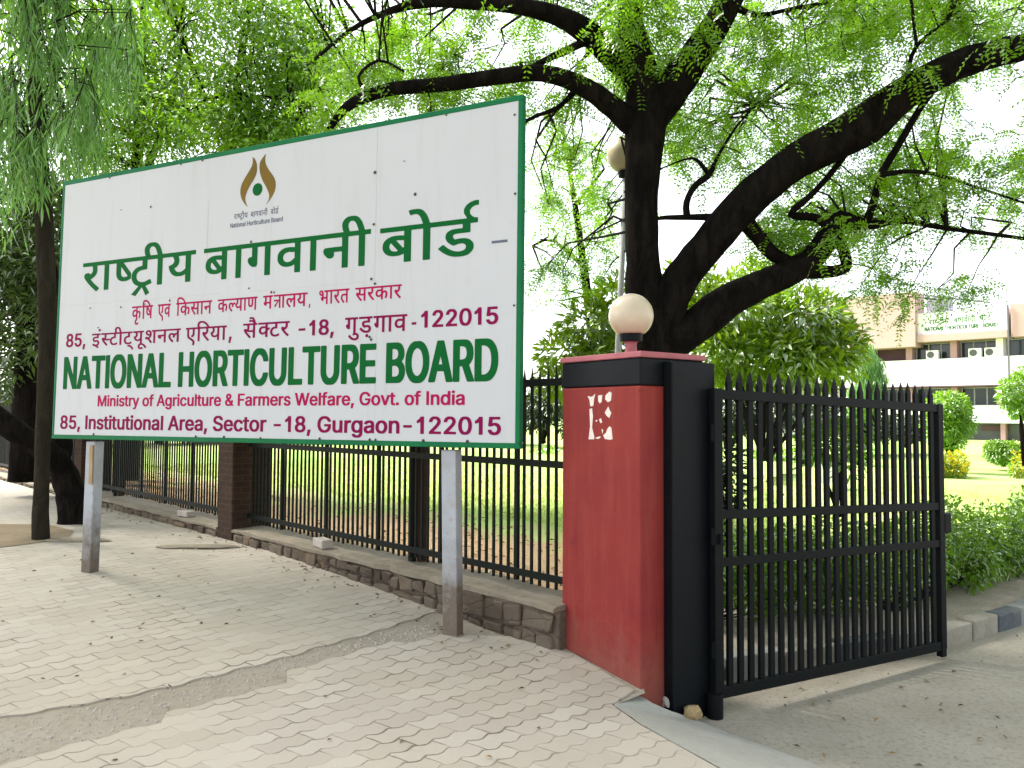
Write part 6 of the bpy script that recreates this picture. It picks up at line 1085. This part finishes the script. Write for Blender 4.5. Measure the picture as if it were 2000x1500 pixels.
# ------------------------------------------------------------------ office building across the lawn
E_ = V(.7071, -.7071, 0); NB_ = V(-.7071, -.7071, 0); B0 = V(35.2, 55, 0)
def fp(a, b, z): return B0 + E_ * a + NB_ * b + V(0, 0, z)
bl = thing('office_building', 'pink and white three storey office building beyond the lawn at the right', 'building', tuple(fp(0, 0, 0)))
def bb(mb, a0, a1, b0, b1, z0, z1, mi=0): return mb.obox(fp((a0 + a1) / 2, (b0 + b1) / 2, (z0 + z1) / 2), E_ * (a1 - a0) / 2, NB_ * (b1 - b0) / 2, V(0, 0, (z1 - z0) / 2), mi)
M['bwhite'] = mat_paint('building white wash', (.78, .78, .76), (.6, .6, .58), .5, .8, .2, .02, .4)
M['bpink'] = mat_paint('building pink wash', (.44, .305, .28), (.38, .265, .25), .4, .85, .2, .02, .4)
M['bcol'] = mat_paint('building dusty pink column', (.36, .22, .23), (.31, .19, .205), .5, .85, .2, .02, .4)
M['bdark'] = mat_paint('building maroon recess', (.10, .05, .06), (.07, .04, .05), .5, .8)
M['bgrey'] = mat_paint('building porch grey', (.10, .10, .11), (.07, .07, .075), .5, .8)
M['lilac'] = mat_paint('building lilac wall', (.38, .36, .46), None, .6, .8)
gm = NT('window glass dark'); M['glass'] = gm.done((.020, .032, .036), .12, .5)
M['alu'] = mat_paint('window frame', (.45, .46, .46), None, 3, .5)
bb(MB(), -34, 12, -12, -1.0, -.2, 9.55).build('core_wall', M['bwhite'], bl)
bb(MB(), -34, 12, -1.0, .5, 4.08, 6.12).build('parapet_wall', M['bwhite'], bl)
bb(MB(), -34, 12, -1.0, .5, 1.35, 2.6).build('parapet_wall', M['bwhite'], bl)
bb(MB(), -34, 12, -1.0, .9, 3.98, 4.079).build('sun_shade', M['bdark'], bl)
bb(MB(), -5.4, .55, -1.0, 1.0, 7.42, 7.95).build('sun_shade', M['bpink'], bl)
bb(MB(), -5.4, .50, -1.0, .7, 7.951, 9.62).build('parapet_wall', M['bwhite'], bl)
bb(MB(), .75, 12, -1.0, .9, 7.42, 9.75).build('upper_wall', M['bpink'], bl)
bb(MB(), -14, -5.41, -1.0, 1.2, 7.1, 11.3).build('upper_wall', M['bpink'], bl)
bb(MB(), -5.40, -3.9, -3, -1.6, 9.0, 11.1).build('stair_room', M['lilac'], bl)
MB().obox(fp(-3.2, -1.2, 10.75), E_ * 2.2 + V(0, 0, -.50), NB_ * .12, V(0, 0, .05)).build('roof_slab', M['bgrey'], bl)
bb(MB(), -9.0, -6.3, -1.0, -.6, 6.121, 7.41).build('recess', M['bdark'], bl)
for a in (-9.35, -6.15, -3.06, -.1): bb(MB(), a - .22, a + .22, -.99, .35, 6.121, 7.419).build('column', M['bcol'] if a < -1 else M['bwhite'], bl)
for a in (-9.35, -6.15, -3.06, -.1, 3): bb(MB(), a - .2, a + .2, -.99, .35, 2.601, 3.979).build('column', M['bcol'], bl)
for a0, a1, z0, z1 in ((-5.9, -3.3, 6.13, 7.41), (-2.8, -.35, 6.13, 7.41), (.2, 4, 6.13, 7.41), (-9.1, -6.4, 2.61, 3.97), (-5.9, -3.3, 2.61, 3.97), (-2.8, -.35, 2.61, 3.97), (.2, 2.7, 2.61, 3.97)):
    fm = MB()
    for i in range(4):
        a = a0 + (a1 - a0) * i / 3; bb(fm, a - .04, a + .04, -.75, -.66, z0, z1)
    bb(fm, a0, a1, -.745, -.665, z1 - .07, z1 - .001); bb(fm, a0, a1, -.745, -.665, z0 + .001, z0 + .07)
    wn = fm.build('window', M['alu'], bl)
    bb(MB(), a0 + .02, a1 - .02, -.72, -.70, z0 + .02, z1 - .02).build('pane', M['glass'], wn)
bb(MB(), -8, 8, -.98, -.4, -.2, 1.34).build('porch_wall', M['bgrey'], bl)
for a in (-6, -3, 0, 3): bb(MB(), a - .15, a + .15, -.39, .3, -.2, 1.349).build('porch_column', M['bcol'], bl)
bb(MB(), .56, .66, 1.0, 1.1, 2.0, 9.7).build('drain_pipe', M['bgrey'], bl)
bb(MB(), -1.5, .3, -.39, -.3, .8, 1.15).build('porch_sign', M['bdark'], bl)
# small green sign on the parapet
def fac_letters(items, name):
    for shapes, adv, x0, x1, yb, sy in items:
        mb = MB(); sx = (x1 - x0) / adv; k = 0
        for cs in shapes:
            cs = [[(x0 + a * sx, yb + b * sy) for a, b in c] for c in cs]
            vs, fs = fill(cs); k += 1
            mb.add([tuple(fp(a, .704 + .002 * (k % 3), b)) for a, b in vs], fs)
        mb.build(name, M['tgreen'], bl)
fac_letters([deva(RASH, -4.6, -3.2, 9.06, 8.72), deva(BAG, -2.9, -1.5, 9.08, 8.74), deva(BORD, -1.25, -.5, 9.1, 8.76), ], 'parapet_hindi_word')
fac_letters([latin('NATIONAL', -4.9, -3.55, 8.24, 8.54, 'b:'), latin('HORTICULTURE', -3.35, -1.25, 8.24, 8.54, 'b:'), latin('BOARD', -1.05, -.1, 8.24, 8.54, 'b:')], 'parapet_english_word')
for a, lab, hz in ((-4.5, 'white air conditioner outdoor unit on the ledge, leftmost of the three on the building', 6.13), (-1.65, 'white air conditioner outdoor unit on the ledge, middle one on the building', 6.13), (-.62, 'white air conditioner outdoor unit on the ledge beside the white column of the building', 6.13)):
    ac = thing('air_conditioner', lab, 'air conditioner', tuple(fp(a, .2, hz)), 'air conditioner units on the building ledge')
    bb(MB(), a - .42, a + .42, .05, .42, hz, hz + .66).build('casing', M['bwhite'], ac, bevel=.02)
    ring = [fp(a - .1 + .25 * math.cos(t), .425, hz + .33 + .25 * math.sin(t)) for t in np.linspace(0, 6.283, 25)[:-1]]
    MB().add([tuple(p) for p in ring] + [tuple(p + NB_ * .01) for p in ring], [tuple(range(24, 48))] + [(i, (i + 1) % 24, 24 + (i + 1) % 24, 24 + i) for i in range(24)]).build('fan_grille', M['bgrey'], ac)
# low white board on the lawn, seen between the gate bars
wb = thing('lawn_board', 'low white board standing on the lawn, seen through the middle of the gate', 'board', tuple(at(1620, 935, 17)))
p0, p1 = at(1594, 920, 17), at(1648, 918, 17.6); dv = (p1 - p0); dv[2] = 0
MB().obox((p0 + p1) / 2 + V(0, 0, -.05), dv / 2, V(0, .03, 0), V(0, 0, .22)).build('panel', M['bwhite'], wb, bevel=.01)
for p in (p0 + dv * .1, p0 + dv * .9): MB().tube([p + V(0, .06, .1), p + V(0, .06, -.75)], [.03, .03], 8).build('leg', M['gate'], wb)

# ------------------------------------------------------------------ fallen leaves and grit
def litter(name, label_kind, pts, size, mat, seed):
    n = len(pts); d = unit(np.stack([rng.normal(size=n), rng.normal(size=n), rng.normal(size=n) * .15], 1))
    o = simple_leaves(name, pts, d, size, size * .45, mat, None, rng.uniform(0, 1, n), fold=.3, jit=.35, up=np.tile(V(0, 0, 1), (n, 1)))
    return tag(o, kind='stuff')
L_('l_dry', 'dry brown leaves', (.06, .035, .018), (.26, .17, .08), .15, .1)
pp = []
for _ in range(170):                                              # along the foot of the wall
    s = random.uniform(0, 11); p = W0 + FD * s - FN * (abs(random.gauss(0, .22)) + .03); pp.append((p[0], p[1], pav_z(p[1]) + .012))
for _ in range(110):
    x, y = random.uniform(-5, .6), random.uniform(3.3, 8.5)
    if y < 4.9 - x * 0 or x + y < 5.0: pp.append((x, y, pav_z(y) + .008))
for _ in range(150): x = random.uniform(1.0, 5.5); y = 3.6 + random.random() ** 1.6 * 2.8; pp.append((x, y, DRIVE_Z + .01))
pp = [p for p in pp if not (p[0] > .3 and p[2] > 0)]
litter('fallen_leaves', '', np.array(pp), .042, M['l_dry'], 1)
pp = []
for _ in range(1500):
    s = random.uniform(0, 14); p = W0 + FD * s + FN * (.45 + abs(random.gauss(0, 1.6))); pp.append((p[0], p[1], lawn_z(p[0], p[1]) + .015))
litter('fallen_leaves', '', np.array(pp), .055, M['l_dry'], 2)
pb = MB()
for _ in range(700):
    u = random.uniform(-.9, 3.0); v = random.uniform(v_lo(u) + .03, 4.64); x, y = uv(u, v); r = random.uniform(.003, .011)
    q = [(x + r * math.cos(a) * random.uniform(.7, 1.2), y + r * math.sin(a) * random.uniform(.7, 1.2)) for a in (0, 1.26, 2.5, 3.77, 5.0)]; z = pav_z(y) - .011
    n5 = [(p[0], p[1], z) for p in q] + [((p[0] + x) / 2, (p[1] + y) / 2, z + r * .9) for p in q]
    pb.add(n5, [(5, 6, 7, 8, 9)] + [(i, (i + 1) % 5, 5 + (i + 1) % 5, 5 + i) for i in range(5)])
tag(pb.build('gravel', M['loose']), kind='stuff')
# short grass blades on the near lawn
n = 26000
s = rng.uniform(-.2, 16, n); dpt = np.abs(rng.normal(size=n) * 3.2) + 2.9; P_ = W0 + FD * s[:, None] + FN * dpt[:, None]
g2 = np.stack([rng.uniform(1.4, 10, n // 2), rng.uniform(6.6, 18, n // 2), np.zeros(n // 2)], 1); g2 = g2[g2[:, 1] > 5.9 + .62 * g2[:, 0] * .95]
P_ = np.concatenate([P_, g2]); P_[:, 2] = [lawn_z(x, y) for x, y in P_[:, :2]]
o = simple_leaves('grass', P_, unit(V(0, 0, 1) + rng.normal(size=P_.shape) * .45), .075, .012, M['l_grass'], None, rng.uniform(.1, 1, len(P_)))
tag(o, kind='stuff')
